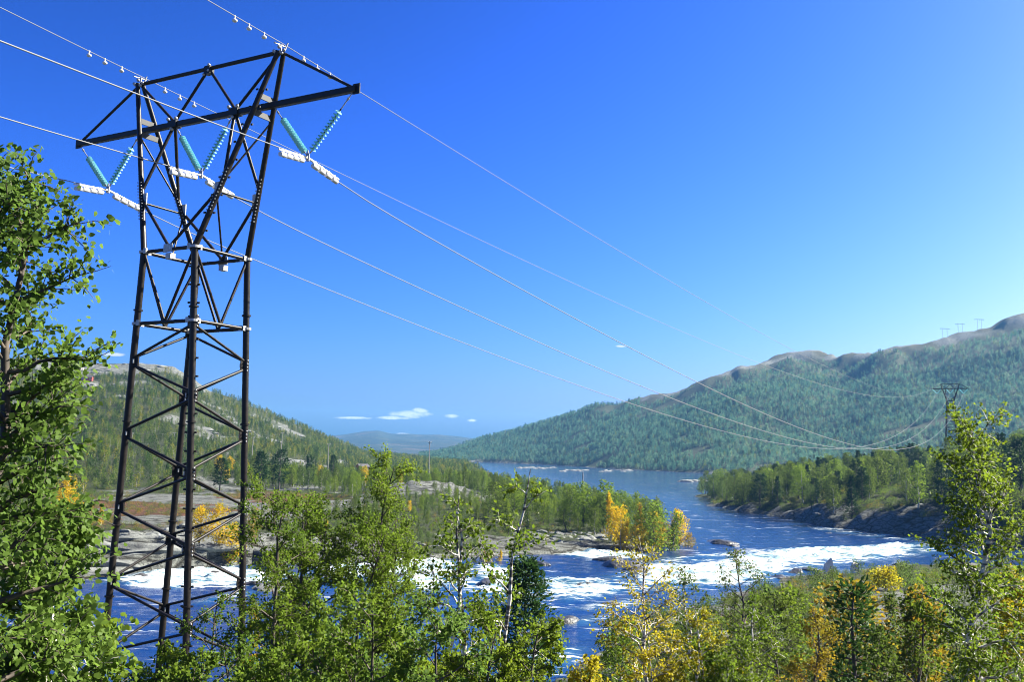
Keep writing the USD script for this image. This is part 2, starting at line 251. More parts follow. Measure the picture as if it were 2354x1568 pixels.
WATER = mat('river_water', {'g': ('geometry', {}), 'at': ('attribute', dict(attribute='foam')), 'sp': ('separate_color', dict(color_type='rgb')),
    'mp': ('mapping', dict(scale=(0.55, 1.5, 1.0), rotation=(0, 0, 0.25))), 'w1': ('noise_texture', dict(scale=1.1, detail=5.0, roughness=0.6)), 'w2': ('noise_texture', dict(scale=0.16, detail=3.0)),
    'mf': ('mapping', dict(scale=(0.30, 1.5, 1.0), rotation=(0, 0, -0.18))), 'f1': ('noise_texture', dict(scale=0.55, detail=8.0, roughness=0.70, distortion=0.9)),
    'f2': ('noise_texture', dict(scale=0.16, detail=4.0, roughness=0.6, distortion=1.2)), 'fb': ('math', dict(math_type='multiply_add', value2=1.5, value3=-0.75)), 'fs2': ('math', dict(math_type='add')), 'ws': ('math', dict(math_type='add')), 'gp': ('separate_xyz', {}), 'calm': ('map_range', dict(range_type='smoothstep', from_min=180.0, from_max=620.0, to_min=0.5, to_max=0.10, clamp=True)), 'b': ('bump', dict(distance=0.35)), 'bf': ('bump', dict(strength=1.0, distance=0.8)),
    'fa': ('math', dict(math_type='multiply_add', value2=3.0, value3=-1.5)), 'fs': ('math', dict(math_type='add')), 'fr': ('map_range', dict(range_type='smoothstep', from_min=0.36, from_max=0.74, clamp=True)),
    'cr': ('rgb_ramp', dict(ramp=[(0.0, (0.003, 0.020, 0.085)), (1.0, (0.02, 0.075, 0.13))])),
    'fc': ('rgb_ramp', dict(ramp=[(0.36, (0.07, 0.16, 0.20)), (0.46, (0.28, 0.38, 0.39)), (0.56, (0.55, 0.58, 0.57)), (0.7, (0.68, 0.69, 0.68))])),
    'p': ('principled_bsdf', dict(roughness=0.12, ior=1.33)), 'd': ('principled_bsdf', dict(roughness=0.8, specular_ior_level=0.2)), 'mc': ('mix_closure', {})},
    [('at.color', 'sp.color'), ('g.position', 'mp.vector'), ('g.position', 'mf.vector'), ('mp.vector', 'w1.vector'), ('mp.vector', 'w2.vector'), ('mf.vector', 'f1.vector'), ('w1.fac', 'ws.value1'), ('w2.fac', 'ws.value2'), ('g.position', 'gp.vector'), ('gp.y', 'calm.value'), ('calm.result', 'b.strength'), ('ws.value', 'b.height'), ('b.normal', 'p.normal'),
     ('f1.fac', 'fa.value1'), ('fa.value', 'fs.value1'), ('sp.r', 'fs.value2'), ('mf.vector', 'f2.vector'), ('f2.fac', 'fb.value1'), ('fb.value', 'fs2.value1'), ('fs.value', 'fs2.value2'), ('fs2.value', 'fr.value'), ('fr.result', 'mc.fac'), ('sp.g', 'cr.fac'), ('cr.color', 'p.base_color'),
     ('f1.fac', 'fc.fac'), ('fc.color', 'd.base_color'), ('f1.fac', 'bf.height'), ('bf.normal', 'd.normal'), ('p.BSDF', 'mc.closure1'), ('d.BSDF', 'mc.closure2')], surface='mc.closure')

# ------------------------------------------------------------------ terrain
NEAR_CHAIN = np.array([(-1500, -300), (-300, 20), (-150, 60), (-65, 85), (-37, 88), (-22, 86), (0, 87), (5, 92), (10, 105), (18, 130), (38, 155), (47, 173), (67, 187), (83, 201), (101, 197), (200, 160), (400, 110), (1500, -200)], float)
RIGHT_CHAIN = [(1500, -120), (400, 150), (200, 200), (122, 238), (111, 266), (106, 279), (94, 319), (91, 363), (84, 405), (96, 513), (150, 620), (260, 800), (380, 1000), (420, 1150)]
FAR_CHAIN = [(350, 1230), (254, 1257), (219, 1307), (155, 1457), (58, 1808), (-60, 2000), (-100, 2000)]
PEN_CHAIN = [(-95, 1900), (-33, 995), (5, 545), (21, 394), (36, 300), (44, 232), (21, 212), (2, 199), (-20, 183), (-44, 173), (-54, 166), (-61, 150), (-65, 139), (-120, 110), (-300, 62), (-1500, -200)]
WATER_POLY = shapely.Polygon([tuple(p) for p in NEAR_CHAIN] + RIGHT_CHAIN + FAR_CHAIN + PEN_CHAIN)
shapely.prepare(WATER_POLY)
WEDGE = WATER_POLY.boundary
def shore(x, y):
    """signed distance to the waterline, positive on land"""
    x, y = np.asarray(x, float), np.asarray(y, float)
    r = np.hypot(x, y)
    w = np.clip(r / 100, 0.6, 6)
    xx, yy = x + fbm2(x, y, 14, 1) * 7 * w ** 0.5, y + fbm2(x, y, 14, 2) * 7 * w ** 0.5
    s = shapely.distance(WEDGE, shapely.points(xx, yy))
    return np.where(shapely.contains_xy(WATER_POLY, xx, yy), -s, s)
NC = NEAR_CHAIN[(NEAR_CHAIN[:, 1] > 50)]
NEAR_AZ, NEAR_R = np.arctan2(NC[:, 0], NC[:, 1]), np.hypot(NC[:, 0], NC[:, 1])
o_ = np.argsort(NEAR_AZ); NEAR_AZ, NEAR_R = NEAR_AZ[o_], NEAR_R[o_]
def col(px):
    return (np.asarray(px, float) - CX) / F
def ridge_table(pts):
    """(px, py, depth) of a skyline -> arrays tangent, depth, height"""
    P = np.array([at_depth(*p) for p in pts])
    return P[:, 0] / P[:, 1], P[:, 1], P[:, 2]
LEFT_RIDGE = ridge_table([(-900, 800, 800), (-400, 790, 820), (-150, 800, 840), (0, 820, 860), (110, 828, 880), (160, 836, 890), (240, 834, 900), (330, 836, 910), (400, 843, 920), (440, 868, 940), (480, 898, 960), (545, 920, 1000), (620, 950, 1050), (700, 982, 1120), (760, 1006, 1200), (830, 1036, 1300), (900, 1048, 1380), (980, 1052, 1500), (1100, 1050, 1700)])
RIGHT_RIDGE = ridge_table([(900, 1046, 2700), (1000, 1036, 2600), (1100, 1008, 2450), (1230, 975, 2300), (1280, 958, 2250), (1330, 943, 2200), (1400, 930, 2150), (1480, 913, 2100), (1560, 893, 2060), (1620, 868, 2020), (1700, 838, 2000), (1780, 822, 2050), (1840, 812, 2080), (1890, 812, 2060), (1925, 822, 2010), (1950, 819, 1970), (2010, 799, 1900), (2060, 788, 1870), (2120, 785, 1860), (2160, 776, 1850), (2200, 760, 1850), (2240, 748, 1840), (2290, 739, 1830), (2354, 729, 1820), (2500, 700, 1800), (2800, 660, 1750), (3400, 640, 1700)])
FAR_RIDGE = ridge_table([(300, 1010, 6000), (600, 1004, 6000), (760, 1003, 6000), (800, 1000, 6000), (840, 994, 6000), (870, 992, 6000), (900, 1000, 6000), (960, 1003, 6000), (1010, 1002, 6000), (1060, 1006, 6000), (1150, 1012, 6000), (1300, 1010, 6000), (2000, 1000, 6000)])
def terrain(x, y):
    """ground height and cover (rock, heath) at world points; also the signed shore distance"""
    x, y = np.asarray(x, float), np.asarray(y, float)
    r = np.hypot(x, y)
    d = shore(x, y)
    dp = np.maximum(d, 0)
    yy = np.maximum(y, 30.0)
    u = x / yy
    near = y < np.interp(x, NEAR_CHAIN[:, 0], NEAR_CHAIN[:, 1]) + 6
    mid = np.interp(y, [230, 300, 400, 545, 1000, 1900], [75, 66, 55, 60, 60, -20])
    rightside = (~near) & ((x > mid) | ((y > 1210) & (x > -80 - (y - 1210) * 0.25)))
    # near bank
    zn = np.interp(np.where(y > -4, r, -r), [-400, -60, 0, 5, 12, 25, 40, 70, 100, 150, 200, 300], [70, 30, 18.3, 16.4, 14.6, 12.4, 11.2, 9.5, 8.2, 6.3, 4.6, 6])
    rs = np.interp(np.arctan2(x, np.maximum(y, 1e-3)), NEAR_AZ, NEAR_R)
    zn = np.where(y > 0, np.minimum(zn, 18.6 * np.clip(1 - r / rs, 0, 1) ** 1.35 + 0.5), zn)
    zn = zn * (1 - np.exp(-dp / 5.0)) + fbm2(x, y, 9, 3) * 1.3 * np.clip(r / 25, 0.1, 1) + fbm2(x, y, 2.5, 4, 3) * 0.5 * np.clip(r / 25, 0.1, 1)
    # peninsula and left hill
    strata = (np.abs(fbm2(x * 0.45 + y * 0.25, y * 1.3 - x * 0.2, 7, 5, 4)) * 2.4 - 0.5)
    slab = np.exp(-(((x + 58) / 22) ** 2 + ((y - 176) / 17) ** 2) ** 2)
    slab2 = np.exp(-(((x + 38) / 20) ** 2 + ((y - 188) / 10) ** 2) ** 2)
    mound = np.exp(-(((x + 28) / 20) ** 2 + ((y - 352) / 45) ** 2))
    tiprock = np.exp(-(((x - 8) / 22) ** 2 + ((y - 208) / 9) ** 2))
    zp = 0.9 * (1 - np.exp(-dp / 2.5)) + 3.6 * (1 - np.exp(-dp / 40)) + 3.2 * slab + 1.2 * slab2 + 6.0 * mound + 0.8 * tiprock
    terr = zp * 1.0 + fbm2(x, y, 11, 15, 3) * 2.2; fr = terr / 0.9 - np.floor(terr / 0.9)
    zp = zp + (smooth01((fr - 0.35) / 0.3) - fr) * 0.9 * np.clip(slab + slab2 + 0.7 * tiprock + mound, 0, 1)
    zp = zp + (strata * (2.4 * slab + 1.8 * slab2 + 2.0 * mound + 1.2 * tiprock + 0.25) + fbm2(x * 0.6, y, 3.2, 18, 4) * 2.6 * np.clip(slab + slab2 + tiprock + mound, 0, 1)) * (1 - np.exp(-dp / 3)) + fbm2(x, y, 30, 6) * 2 * (1 - np.exp(-dp / 25))
    r0 = np.interp(u, [-0.9, -0.5, -0.35, -0.2, -0.1, 0.0], [270, 290, 310, 420, 560, 800])
    rR, zR = np.interp(u, LEFT_RIDGE[0], LEFT_RIDGE[1]), np.interp(u, LEFT_RIDGE[0], LEFT_RIDGE[2])
    s = (y - r0) / (rR - r0); sc = np.clip(s, 0, 1)
    bump = fbm2(x, y, 130, 7, 5) * 34 * sc * (1 - sc) * 2 + fbm2(x, y, 28, 8, 3) * 5 * smooth01(sc * 3)
    zl = 4 + (zR - 4) * (0.55 * sc + 0.45 * sc ** 2) + bump * (zR / 100) - 60 * np.clip(s - 1, 0, 1.2) ** 1.3
    zp = np.where(sc > 0, np.maximum(zp, zl * smooth01(sc * 6) + zp * (1 - smooth01(sc * 6))), zp)
    # right bank and right hill
    cliff = np.interp(y, [180, 270, 330, 420, 513, 700], [10, 9.5, 7, 2.5, 1.2, 1.2])
    dn = np.maximum(0, dp + fbm2(x, y, 16, 16, 4) * 16 * (1 - np.exp(-dp / 3)))
    cliff = cliff * (0.75 + 0.9 * (fbm2(x, y, 24, 17, 3) + 0.25))
    zb = cliff * (1 - np.exp(-dn / 7.0)) + np.interp(dp, [0, 15, 60, 110, 250, 500], [0, 1.0, 9, 18, 18, 6]) * np.interp(y, [180, 430, 520, 700], [0.9, 1.0, 0.75, 0.5])
    zb = zb + (strata * 2.6 + fbm2(x, y, 5, 9, 5) * 3.4) * (1 - np.exp(-dp / 4))
    rs = np.interp(u, [-0.05, 0.03, 0.106, 0.167, 0.2, 0.6], [2000, 1808, 1457, 1307, 1250, 1100])
    rR, zR = np.interp(u, RIGHT_RIDGE[0], RIGHT_RIDGE[1]), np.interp(u, RIGHT_RIDGE[0], RIGHT_RIDGE[2])
    s = (y - rs) / (rR - rs); sc = np.clip(s, 0, 1)
    bump = fbm2(x, y, 210, 10, 5) * 92 * sc * (1 - sc) * 2 + fbm2(x, y, 45, 11, 3) * 9 * smooth01(sc * 3)
    bump = bump + (np.abs(fbm2(x * 0.8, y * 0.5, 75, 19, 4)) * 4 - 0.6) * 13 * smooth01((sc - 0.72) / 0.2)
    zh = zR * (0.85 * sc + 0.15 * sc ** 2) + bump * np.clip(zR / 200, 0.3, 1.2) - 80 * np.clip(s - 1, 0, 1.0) ** 1.3
    zr = np.where(sc > 0, np.maximum(zh, 1.0 * (1 - np.exp(-dp / 10))), zb)
    zr = np.where((y > 700) & (sc <= 0), np.minimum(zb, 4 * (1 - np.exp(-dp / 20))), zr)
    z = np.where(near, zn, np.where(rightside, zr, zp))
    # far mountains
    fz = np.interp(u, FAR_RIDGE[0], FAR_RIDGE[2])
    far = fz * np.exp(-((y - 6000) / 1500) ** 2) * (y > 2200) + fbm2(x, y, 600, 12, 4) * 60 * smooth01((y - 3000) / 2000)
    z = np.where(y > 2300, np.maximum(z * np.clip((3600 - y) / 1000, 0, 1), far), z)
    z = np.where(d < 0, -np.minimum(4.0, 0.15 + 0.35 * -d), z + 0.02)
    # cover
    rn = fbm2(x, y, 20, 13, 4) + 0.5
    rock = np.zeros_like(x); heath = np.zeros_like(x)
    pen = ~near & ~rightside
    rock = np.where(pen, np.clip(1.15 * slab + 1.05 * slab2 + 0.95 * mound + 1.0 * tiprock + 0.9 * np.exp(-(((x + 80) / 42) ** 2 + ((y - 270) / 75) ** 2) ** 2) * smooth01((rn - 0.44) / 0.1) + 0.75 * np.exp(-dp / 4), 0, 1.1), rock)
    heath = np.where(pen, 0.74 * np.exp(-(((x + 80) / 42) ** 2 + ((y - 280) / 85) ** 2) ** 2) + 0.5 * tiprock, heath)
    hr, hz = np.interp(u, LEFT_RIDGE[0], LEFT_RIDGE[1]), np.interp(u, LEFT_RIDGE[0], LEFT_RIDGE[2])
    q = np.clip(y / hr, 0, 1.1)
    outc = np.clip((fbm2(x * 1.2, y * 0.5, 30, 14, 4) * 3.8 - 0.12 + 0.55 * smooth01((q - 0.86) / 0.12) * (u < -0.3)), 0, 1)
    outc = np.maximum(outc, np.exp(-(((u + 0.424) / 0.016) ** 2 + ((y - 760) / 22) ** 2) ** 2))
    rock = np.where(pen & (y > 300), np.maximum(rock * (y < 420), np.clip(outc * 1.7, 0, 0.95)), rock)
    rock = np.where(near, np.clip(0.9 * np.exp(-dp / 7) + smooth01((rn - 0.55) / 0.1) * 0.9, 0, 1) * np.clip((r - 14) / 20, 0, 1), rock)
    heath = np.where(near, 0.35 * (rn > 0.5), heath)
    rock = np.where(rightside & (y < 1100), np.clip(0.95 * np.exp(-dp / np.interp(y, [260, 340, 420], [12, 9, 3])) + (rn - 0.55), 0, 1), rock)
    rhe = np.interp(u, RIGHT_RIDGE[0], RIGHT_RIDGE[1])
    up = smooth01((y / rhe - 0.935) / 0.07) * (u > 0.12)
    heath = np.where(rightside & (y > 1100), np.clip(0.22 * up + 0.2, 0, 1), heath)
    rock = np.where(rightside & (y > 1100), up * (0.55 + 1.6 * fbm2(x, y, 40, 20, 3)) + 0.7 * np.exp(-dp / 6), rock)
    heath = np.where(y > 2750, -0.3, heath); rock = np.where(y > 2750, 0.0, rock)
    return z, rock, heath, d
def ground_z(x, y):
    return terrain(np.atleast_1d(np.asarray(x, float)), np.atleast_1d(np.asarray(y, float)))[0]

az = np.radians(np.concatenate([np.arange(-180, -40, 8.0), np.linspace(-38, 38, 560), np.arange(45, 180, 8.0)]))
rad = np.concatenate([np.geomspace(1.5, 95, 110), np.linspace(96, 300, 260), np.linspace(301, 460, 90), np.geomspace(464, 2500, 190), np.geomspace(2540, 9000, 34)])
A, R = np.meshgrid(az, rad, indexing='ij')
GX, GY = R * np.sin(A), R * np.cos(A)
GZ, GROCK, GHEATH, GD = (a.reshape(A.shape) for a in terrain(GX.ravel(), GY.ravel()))
na, nr = A.shape
idx = np.arange(na * nr).reshape(na, nr)
nxt = np.roll(idx, -1, axis=0)
QUADS = np.stack([idx[:, :-1], idx[:, 1:], nxt[:, 1:], nxt[:, :-1]], -1).reshape(-1, 4)
QUADS = np.vstack([QUADS[:, [0, 2, 1]], QUADS[:, [0, 3, 2]]])
GV = np.stack([GX, GY, GZ], -1).reshape(-1, 3)
def sheet(name, verts, faces, material, primvar, values):
    used = np.unique(faces); re = np.full(len(verts), -1); re[used] = np.arange(len(used))
    m = usdkit.mesh(stage, numbered(name), (verts[used], re[faces]), material, smooth=True)
    UsdGeom.PrimvarsAPI(m).CreatePrimvar(primvar, Sdf.ValueTypeNames.Color3fArray, 'vertex').Set(Vt.Vec3fArray.FromNumpy(values[used].astype(np.float32)))
    return m.GetPrim()
cover = np.stack([GROCK.ravel(), GHEATH.ravel(), np.zeros(na * nr)], 1)
fc = GV[QUADS].mean(1)
fd = GD.ravel()[QUADS].max(1)
fu = fc[:, 0] / np.maximum(fc[:, 1], 30)
near_f = fc[:, 1] < np.interp(fc[:, 0], NEAR_CHAIN[:, 0], NEAR_CHAIN[:, 1]) + 6
mid_f = np.interp(fc[:, 1], [230, 300, 400, 545, 1000, 1900], [75, 66, 55, 60, 60, -20])
rs_f = ~near_f & ((fc[:, 0] > mid_f) | ((fc[:, 1] > 1210) & (fc[:, 0] > -80 - (fc[:, 1] - 1210) * 0.25)))
far_f = fc[:, 1] > 2750
visible = fd > -25
p = sheet('near_bank', GV, QUADS[near_f & visible], GROUND, 'cover', cover); tag(p, 'scrubby sloping bank with bare rock under the pylon and the foreground birches', 'bank', kind='structure')
p = sheet('peninsula_and_left_hillside', GV, QUADS[~near_f & ~rs_f & ~far_f & visible], GROUND, 'cover', cover); tag(p, 'low rocky peninsula rising to the wooded hillside on the left', 'hillside', kind='structure')
p = sheet('right_hillside', GV, QUADS[rs_f & ~far_f & visible], GROUND, 'cover', cover); tag(p, 'long wooded mountainside above the lake on the right with its rocky near bank', 'hillside', kind='structure')
p = sheet('distant_mountains', GV, QUADS[far_f & ~near_f & visible], FARWOOD, 'cover', cover); tag(p, 'blue distant mountains at the end of the valley', 'mountains', kind='structure')

# ------------------------------------------------------------------ water
FOAM = [  # polygons of broken white water, outlined in picture units on the water plane; last number is strength
    ([(225, 1338), (300, 1322), (420, 1306), (470, 1300), (520, 1304), (590, 1312), (690, 1318), (690, 1335), (600, 1342), (520, 1350), (400, 1356), (340, 1354), (290, 1348)], 1.0),
    ([(440, 1392), (480, 1376), (540, 1364), (585, 1358), (590, 1366), (520, 1380), (470, 1392)], 0.95),
    ([(700, 1310), (820, 1300), (900, 1290), (1000, 1286), (1060, 1292), (1060, 1340), (1010, 1372), (940, 1356), (880, 1330), (760, 1335)], 1.0),
    ([(1080, 1300), (1150, 1300), (1210, 1312), (1200, 1340), (1170, 1372), (1080, 1372)], 0.95),
    ([(1190, 1264), (1260, 1264), (1350, 1268), (1450, 1270), (1500, 1276), (1500, 1288), (1420, 1286), (1330, 1284), (1270, 1276)], 1.0),
    ([(1225, 1334), (1300, 1326), (1380, 1334), (1440, 1346), (1470, 1356), (1400, 1376), (1300, 1390), (1235, 1372)], 0.85),
    ([(1470, 1300), (1560, 1300), (1640, 1292), (1720, 1276), (1790, 1266), (1900, 1260), (2050, 1252), (2120, 1258), (2090, 1278), (1990, 1290), (1900, 1293), (1830, 1300), (1790, 1326), (1700, 1346), (1600, 1346), (1500, 1352), (1440, 1338)], 1.15),
    ([(1275, 1426), (1320, 1428), (1390, 1412), (1420, 1420), (1360, 1440), (1310, 1442)], 0.8),
    ([(1180, 1500), (1260, 1488), (1350, 1490), (1350, 1530), (1200, 1570), (1120, 1560)], 0.75),
    ([(1300, 1400), (1400, 1380), (1480, 1370), (1500, 1392), (1400, 1410)], 0.55),
    ([(700, 1345), (900, 1340), (1100, 1380), (1250, 1400), (1300, 1330), (1000, 1290), (700, 1300)], 0.45),
    ([(200, 1345), (330, 1345), (560, 1356), (640, 1330), (560, 1295), (400, 1300)], 0.5),
    ([(1480, 1285), (1750, 1262), (2150, 1245), (2200, 1270), (1900, 1305), (1780, 1345), (1450, 1370), (1300, 1350)], 0.42),
    ([(1850, 1207), (2000, 1222), (2140, 1240), (2140, 1248), (1980, 1236), (1850, 1216)], 0.30),
]
wsel = QUADS[(GD.ravel()[QUADS].min(1) < 3.5) & (fc[:, 1] < 2700) & (fc[:, 1] > -900)]
WX, WY = GX.ravel(), GY.ravel()
foam = np.zeros(na * nr)
zone = (WY > 60) & (WY < 420) & (np.abs(WX) < 160) & (GD.ravel() < 6)
zi = np.flatnonzero(zone)
for pts, k in FOAM:
    P = shapely.Polygon([on_plane(*q)[:2] for q in pts]).buffer(0)
    b = P.bounds; inb = zi[(WX[zi] > b[0] - 6) & (WX[zi] < b[2] + 6) & (WY[zi] > b[1] - 6) & (WY[zi] < b[3] + 6)]
    s = shapely.distance(P.boundary, shapely.points(WX[inb], WY[inb])) * np.where(shapely.contains_xy(P, WX[inb], WY[inb]), 1, -1)
    foam[inb] = np.maximum(foam[inb], 0.80 * k * smooth01((s + 1.5) / 5.5))
rap = np.zeros_like(foam); rap[zi] = foam[zi]
lump = fbm2(WX, WY, 2.2, 21, 4); swell = fbm2(WX * 0.6, WY, 5.5, 22, 3)
wz = 0.02 + foam * (0.4 + 2.6 * lump + 2.2 * swell) + (fbm2(WX * 0.5, WY * 1.4, 1.6, 23, 3) * 0.30 * np.exp(-np.maximum(0, WY - 170) / 160)) * np.clip(-GD.ravel() / 4, 0, 1)
wv = np.stack([WX, WY, wz], 1)
p = sheet('river', wv, wsel, WATER, 'foam', np.stack([foam, np.clip(foam * 1.6, 0, 1), foam * 0], 1))
tag(p, 'deep blue river breaking into white rapids below a calm lake', 'river', kind='structure')

# ------------------------------------------------------------------ lattice pylon
CYAW = 0.514
TC = dict(zarm=13.606, zpk=15.762, psep=4.086, zw=7.774, ww=1.448, kk=0.051, zb=4.841, wl=0.985)
LEGS = {'A': (-1, -1), 'B': (-1, 1), 'C': (1, -1), 'D': (1, 1)}
LV = [3.317, 1.921, 0.425, -1.061, -2.486, -3.894, -5.438, -6.833, -8.3]
def leg_at(n, z):
    sc, sl = LEGS[n]
    w = TC['ww']
    if z <= TC['zw']:
        return np.array([sc * (w + TC['kk'] * (TC['zw'] - z)), sl * (w * TC['wl'] + 0.004 * (TC['zw'] - z) * 0), z])
    t = (z - TC['zw']) / (TC['zpk'] - TC['zw'])
    return np.array([sc * (w * (1 - t) + TC['psep'] * t), sl * (w * TC['wl'] * (1 - t) + 0.15 * t), z])
def pylon(loc, yaw, base, detail, label, name='pylon'):
    """local frame: x along the crossarm, y along the line, z measured from the first pylon's datum"""
    t = thing(name, label, 'pylon', loc=loc, rz=-yaw)
    thick = 1.0 if detail else 1.7
    def part(nm, mesh, m=STEEL, smooth=40):
        return obj(nm, mesh, m, t, smooth)
    def bar(nm, a, b, r):
        return part(nm, rod(a, b, r * thick, 10 if detail else 6))
    zs = [TC['zb']] + LV
    low = [z for z in zs if z > base]
    while low[-1] - 1.45 > base + 0.5:
        low.append(low[-1] - 1.45)
    for n in 'ABCD':
        lg = part('leg', rod(leg_at(n, base), leg_at(n, TC['zw']), 0.135 * thick, 12 if detail else 8))
        if detail:
            fl = []
            for z in (TC['zb'] + 0.55, 0.9, -3.2, -6.0):
                q = leg_at(n, z); d = leg_at(n, z + 1) - q; d /= np.linalg.norm(d)
                fl.append(rod(q - d * 0.03, q + d * 0.03, 0.19, 14))
            obj('flange', cat_(fl), STEEL, lg, 40)
        up = part('upper_leg', rod(leg_at(n, TC['zw']), leg_at(n, TC['zpk']), 0.125 * thick, 12 if detail else 8, 0.10 * thick))
    faces = (('A', 'C'), ('C', 'D'), ('B', 'D'), ('A', 'B'))
    for a, b in faces:
        for z, r in ((TC['zw'], 0.075), (TC['zb'], 0.075)):
            bar('ring_tube', leg_at(a, z), leg_at(b, z), r)
        mb = (leg_at(a, TC['zb']) + leg_at(b, TC['zb'])) / 2
        bar('brace', leg_at(a, TC['zw']), mb, 0.06); bar('brace', leg_at(b, TC['zw']), mb, 0.06)
    zz = low
    for a, b in faces:
        odd, even = (a, b) if a in 'AD' else (b, a)          # A and D carry the odd nodes, B and C the even ones
        for i in range(len(zz) - 1):
            s, e = (even, odd) if i % 2 == 0 else (odd, even)
            bar('brace', leg_at(s, zz[i] - 0.14), leg_at(e, zz[i + 1] + 0.14), 0.055)
    # window of the head: K braces on the two faces along the arm, diagonals in the side frames
    zk = 10.15
    for a, b in (('A', 'C'), ('B', 'D')):
        mw = (leg_at(a, TC['zw']) + leg_at(b, TC['zw'])) / 2 + np.array([0, 0, 0.1])
        bar('window_brace', leg_at(a, zk), mw, 0.065); bar('window_brace', leg_at(b, zk), mw, 0.065)
    za = TC['zarm']
    n1, n2 = np.array([-1.77, 0, za + 0.02]), np.array([1.77, 0, za + 0.02])
    for a, b, nn in (('A', 'B', n1), ('C', 'D', n2)):
        bar('knee_brace', nn - [0, 0.05, 0.12], leg_at(a, zk + 0.35), 0.07); bar('knee_brace', nn + [0, 0.05, -0.12], leg_at(b, zk + 0.35), 0.07)
        bar('side_strut', leg_at(a, zk - 0.15), leg_at(b, zk - 0.15), 0.045)
        bar('side_brace', leg_at(a if a == 'A' else b, za - 0.45), leg_at(b if a == 'A' else a, zk + 0.3), 0.04)
        bar('side_brace', leg_at(b if a == 'A' else a, zk - 0.3), (leg_at(a, TC['zw']) + leg_at(b, TC['zw'])) / 2, 0.04)
    arm = part('crossarm', cat_([beam((-8, 0, za), (8, 0, za), 0.24 * thick, 0.24 * thick)]), smooth=False)
    for s in (-1, 1):
        for dz in (0.32, -0.34):
            q = leg_at('A' if s < 0 else 'C', za + dz); w = leg_at('B' if s < 0 else 'D', za + dz)
            part('bracket_plate', beam(q, w, 0.05, 0.24), DULL if detail else STEEL, False)
        part('arm_end_plate', beam((s * 8.0, 0, za - 0.2), (s * 8.0, 0, za + 0.2), 0.34, 0.05), STEEL, False)
    zt = TC['zpk'] + 0.02
    m = np.array([0.1, 0, zt])
    L, Rr = np.array([-TC['psep'], 0, zt]), np.array([TC['psep'], 0, zt])
    bar('top_chord', L, m, 0.085); bar('top_chord', m, Rr, 0.085)
    for a, b in ((m, n1), (m, n2), (L, n1), (Rr, n2)):
        bar('head_brace', a, b + [0, 0, 0.1], 0.062)
    bar('arm_tie', L, (-7.75, 0, za + 0.12), 0.06); bar('arm_tie', Rr, (7.75, 0, za + 0.12), 0.06)
    if not detail:
        return t
    # node plates, bolts, steps: small bright hardware
    for n in 'ABCD':
        for i, z in enumerate(zz):
            if (n in 'AD') == (i % 2 == 1):
                q = leg_at(n, z); sc, sl = LEGS[n]
                for dx, dy in ((-sc, 0), (0, -sl)):
                    c = q + np.array([dx * 0.2, dy * 0.2, 0])
                    part('gusset_plate', beam(c - [0, 0, 0.2], c + [0, 0, 0.2], 0.025 + 0.16 * abs(dy) * 0, 0.2) if dx == 0 else trimesh.creation.box((0.2, 0.025, 0.4), trimesh.transformations.translation_matrix(c)), STEEL, False)
                bl = [trimesh.creation.icosphere(1, 0.035).apply_translation(q + np.array([0.155 * sc, -0.06 * sl, k])) for k in (-0.22, -0.08, 0.06, 0.20)]
                bl += [trimesh.creation.box((0.05, 0.05, 0.16), trimesh.transformations.translation_matrix(q + np.array([-0.17 * sc, -0.12, 0])))]
                tag(part('bolt_row', cat_(bl), GALV), kind=None)
    for n in 'ABCD':
        for z in (TC['zw'], TC['zb']):
            q = leg_at(n, z); sc, sl = LEGS[n]
            part('joint_clamp', cat_([trimesh.creation.box((0.16, 0.1, 0.22), trimesh.transformations.translation_matrix(q + np.array([-sc * 0.2, -0.1, 0.02]))),
                                      trimesh.creation.box((0.1, 0.16, 0.2), trimesh.transformations.translation_matrix(q + np.array([0.06, -sl * 0.2, 0.0]))),
                                      rod(q - [0, 0, 0.05], q + [0, 0, 0.05], 0.2, 14)]), GALV, False)
    for q in (n1, n2):
        part('joint_clamp', cat_([trimesh.creation.box((0.5, 0.34, 0.3), trimesh.transformations.translation_matrix(q))]), STEEL, False)
        part('joint_clamp', cat_([trimesh.creation.icosphere(1, 0.08).apply_translation(q + np.array([a, -0.15, b])) for a, b in ((-0.25, 0.22), (0.22, 0.2), (0.0, -0.25))]), GALV)
    part('joint_clamp', cat_([trimesh.creation.box((0.34, 0.26, 0.34), trimesh.transformations.translation_matrix(m - [0, 0, 0.08]))]), STEEL, False)
    part('joint_clamp', cat_([trimesh.creation.icosphere(1, 0.07).apply_translation(m + np.array([0.08, -0.1, b])) for b in (0.12, -0.12)] + [trimesh.creation.icosphere(1, 0.06).apply_translation(m + np.array([-0.18, -0.12, -0.26]))]), GALV)
    for a, b, fz in (('A', 'C', -1), ('B', 'D', 1)):
        mw = (leg_at(a, TC['zw']) + leg_at(b, TC['zw'])) / 2
        part('node_plate', trimesh.creation.box((0.5, 0.03, 0.34), trimesh.transformations.translation_matrix(mw + [0, fz * 0.06, 0.05])), GALV, False)
        part('node_plate', trimesh.creation.box((0.28, 0.26, 0.22), trimesh.transformations.translation_matrix(mw + [0.1, 0, -0.28])), GALV, False)
        for n in (a, b):
            q = leg_at(n, zk)
            part('node_plate', trimesh.creation.box((0.22, 0.04, 0.5), trimesh.transformations.translation_matrix(q + [-LEGS[n][0] * 0.18, 0, 0])), GALV, False)
    for a, b in (('C', 'D'), ('A', 'B')):
        for n in (a, b):
            q0, q1 = leg_at(n, zk - 0.9), leg_at(n, zk + 0.75); sx = LEGS[n][0]
            part('bolt_row', cat_([trimesh.creation.icosphere(1, 0.028).apply_translation(q0 + (q1 - q0) * k + [s * 0.1, -0.11, 0]) for k in np.linspace(0, 1, 13) for s in (-1, 1)]), GALV)
    z = base + 1.0
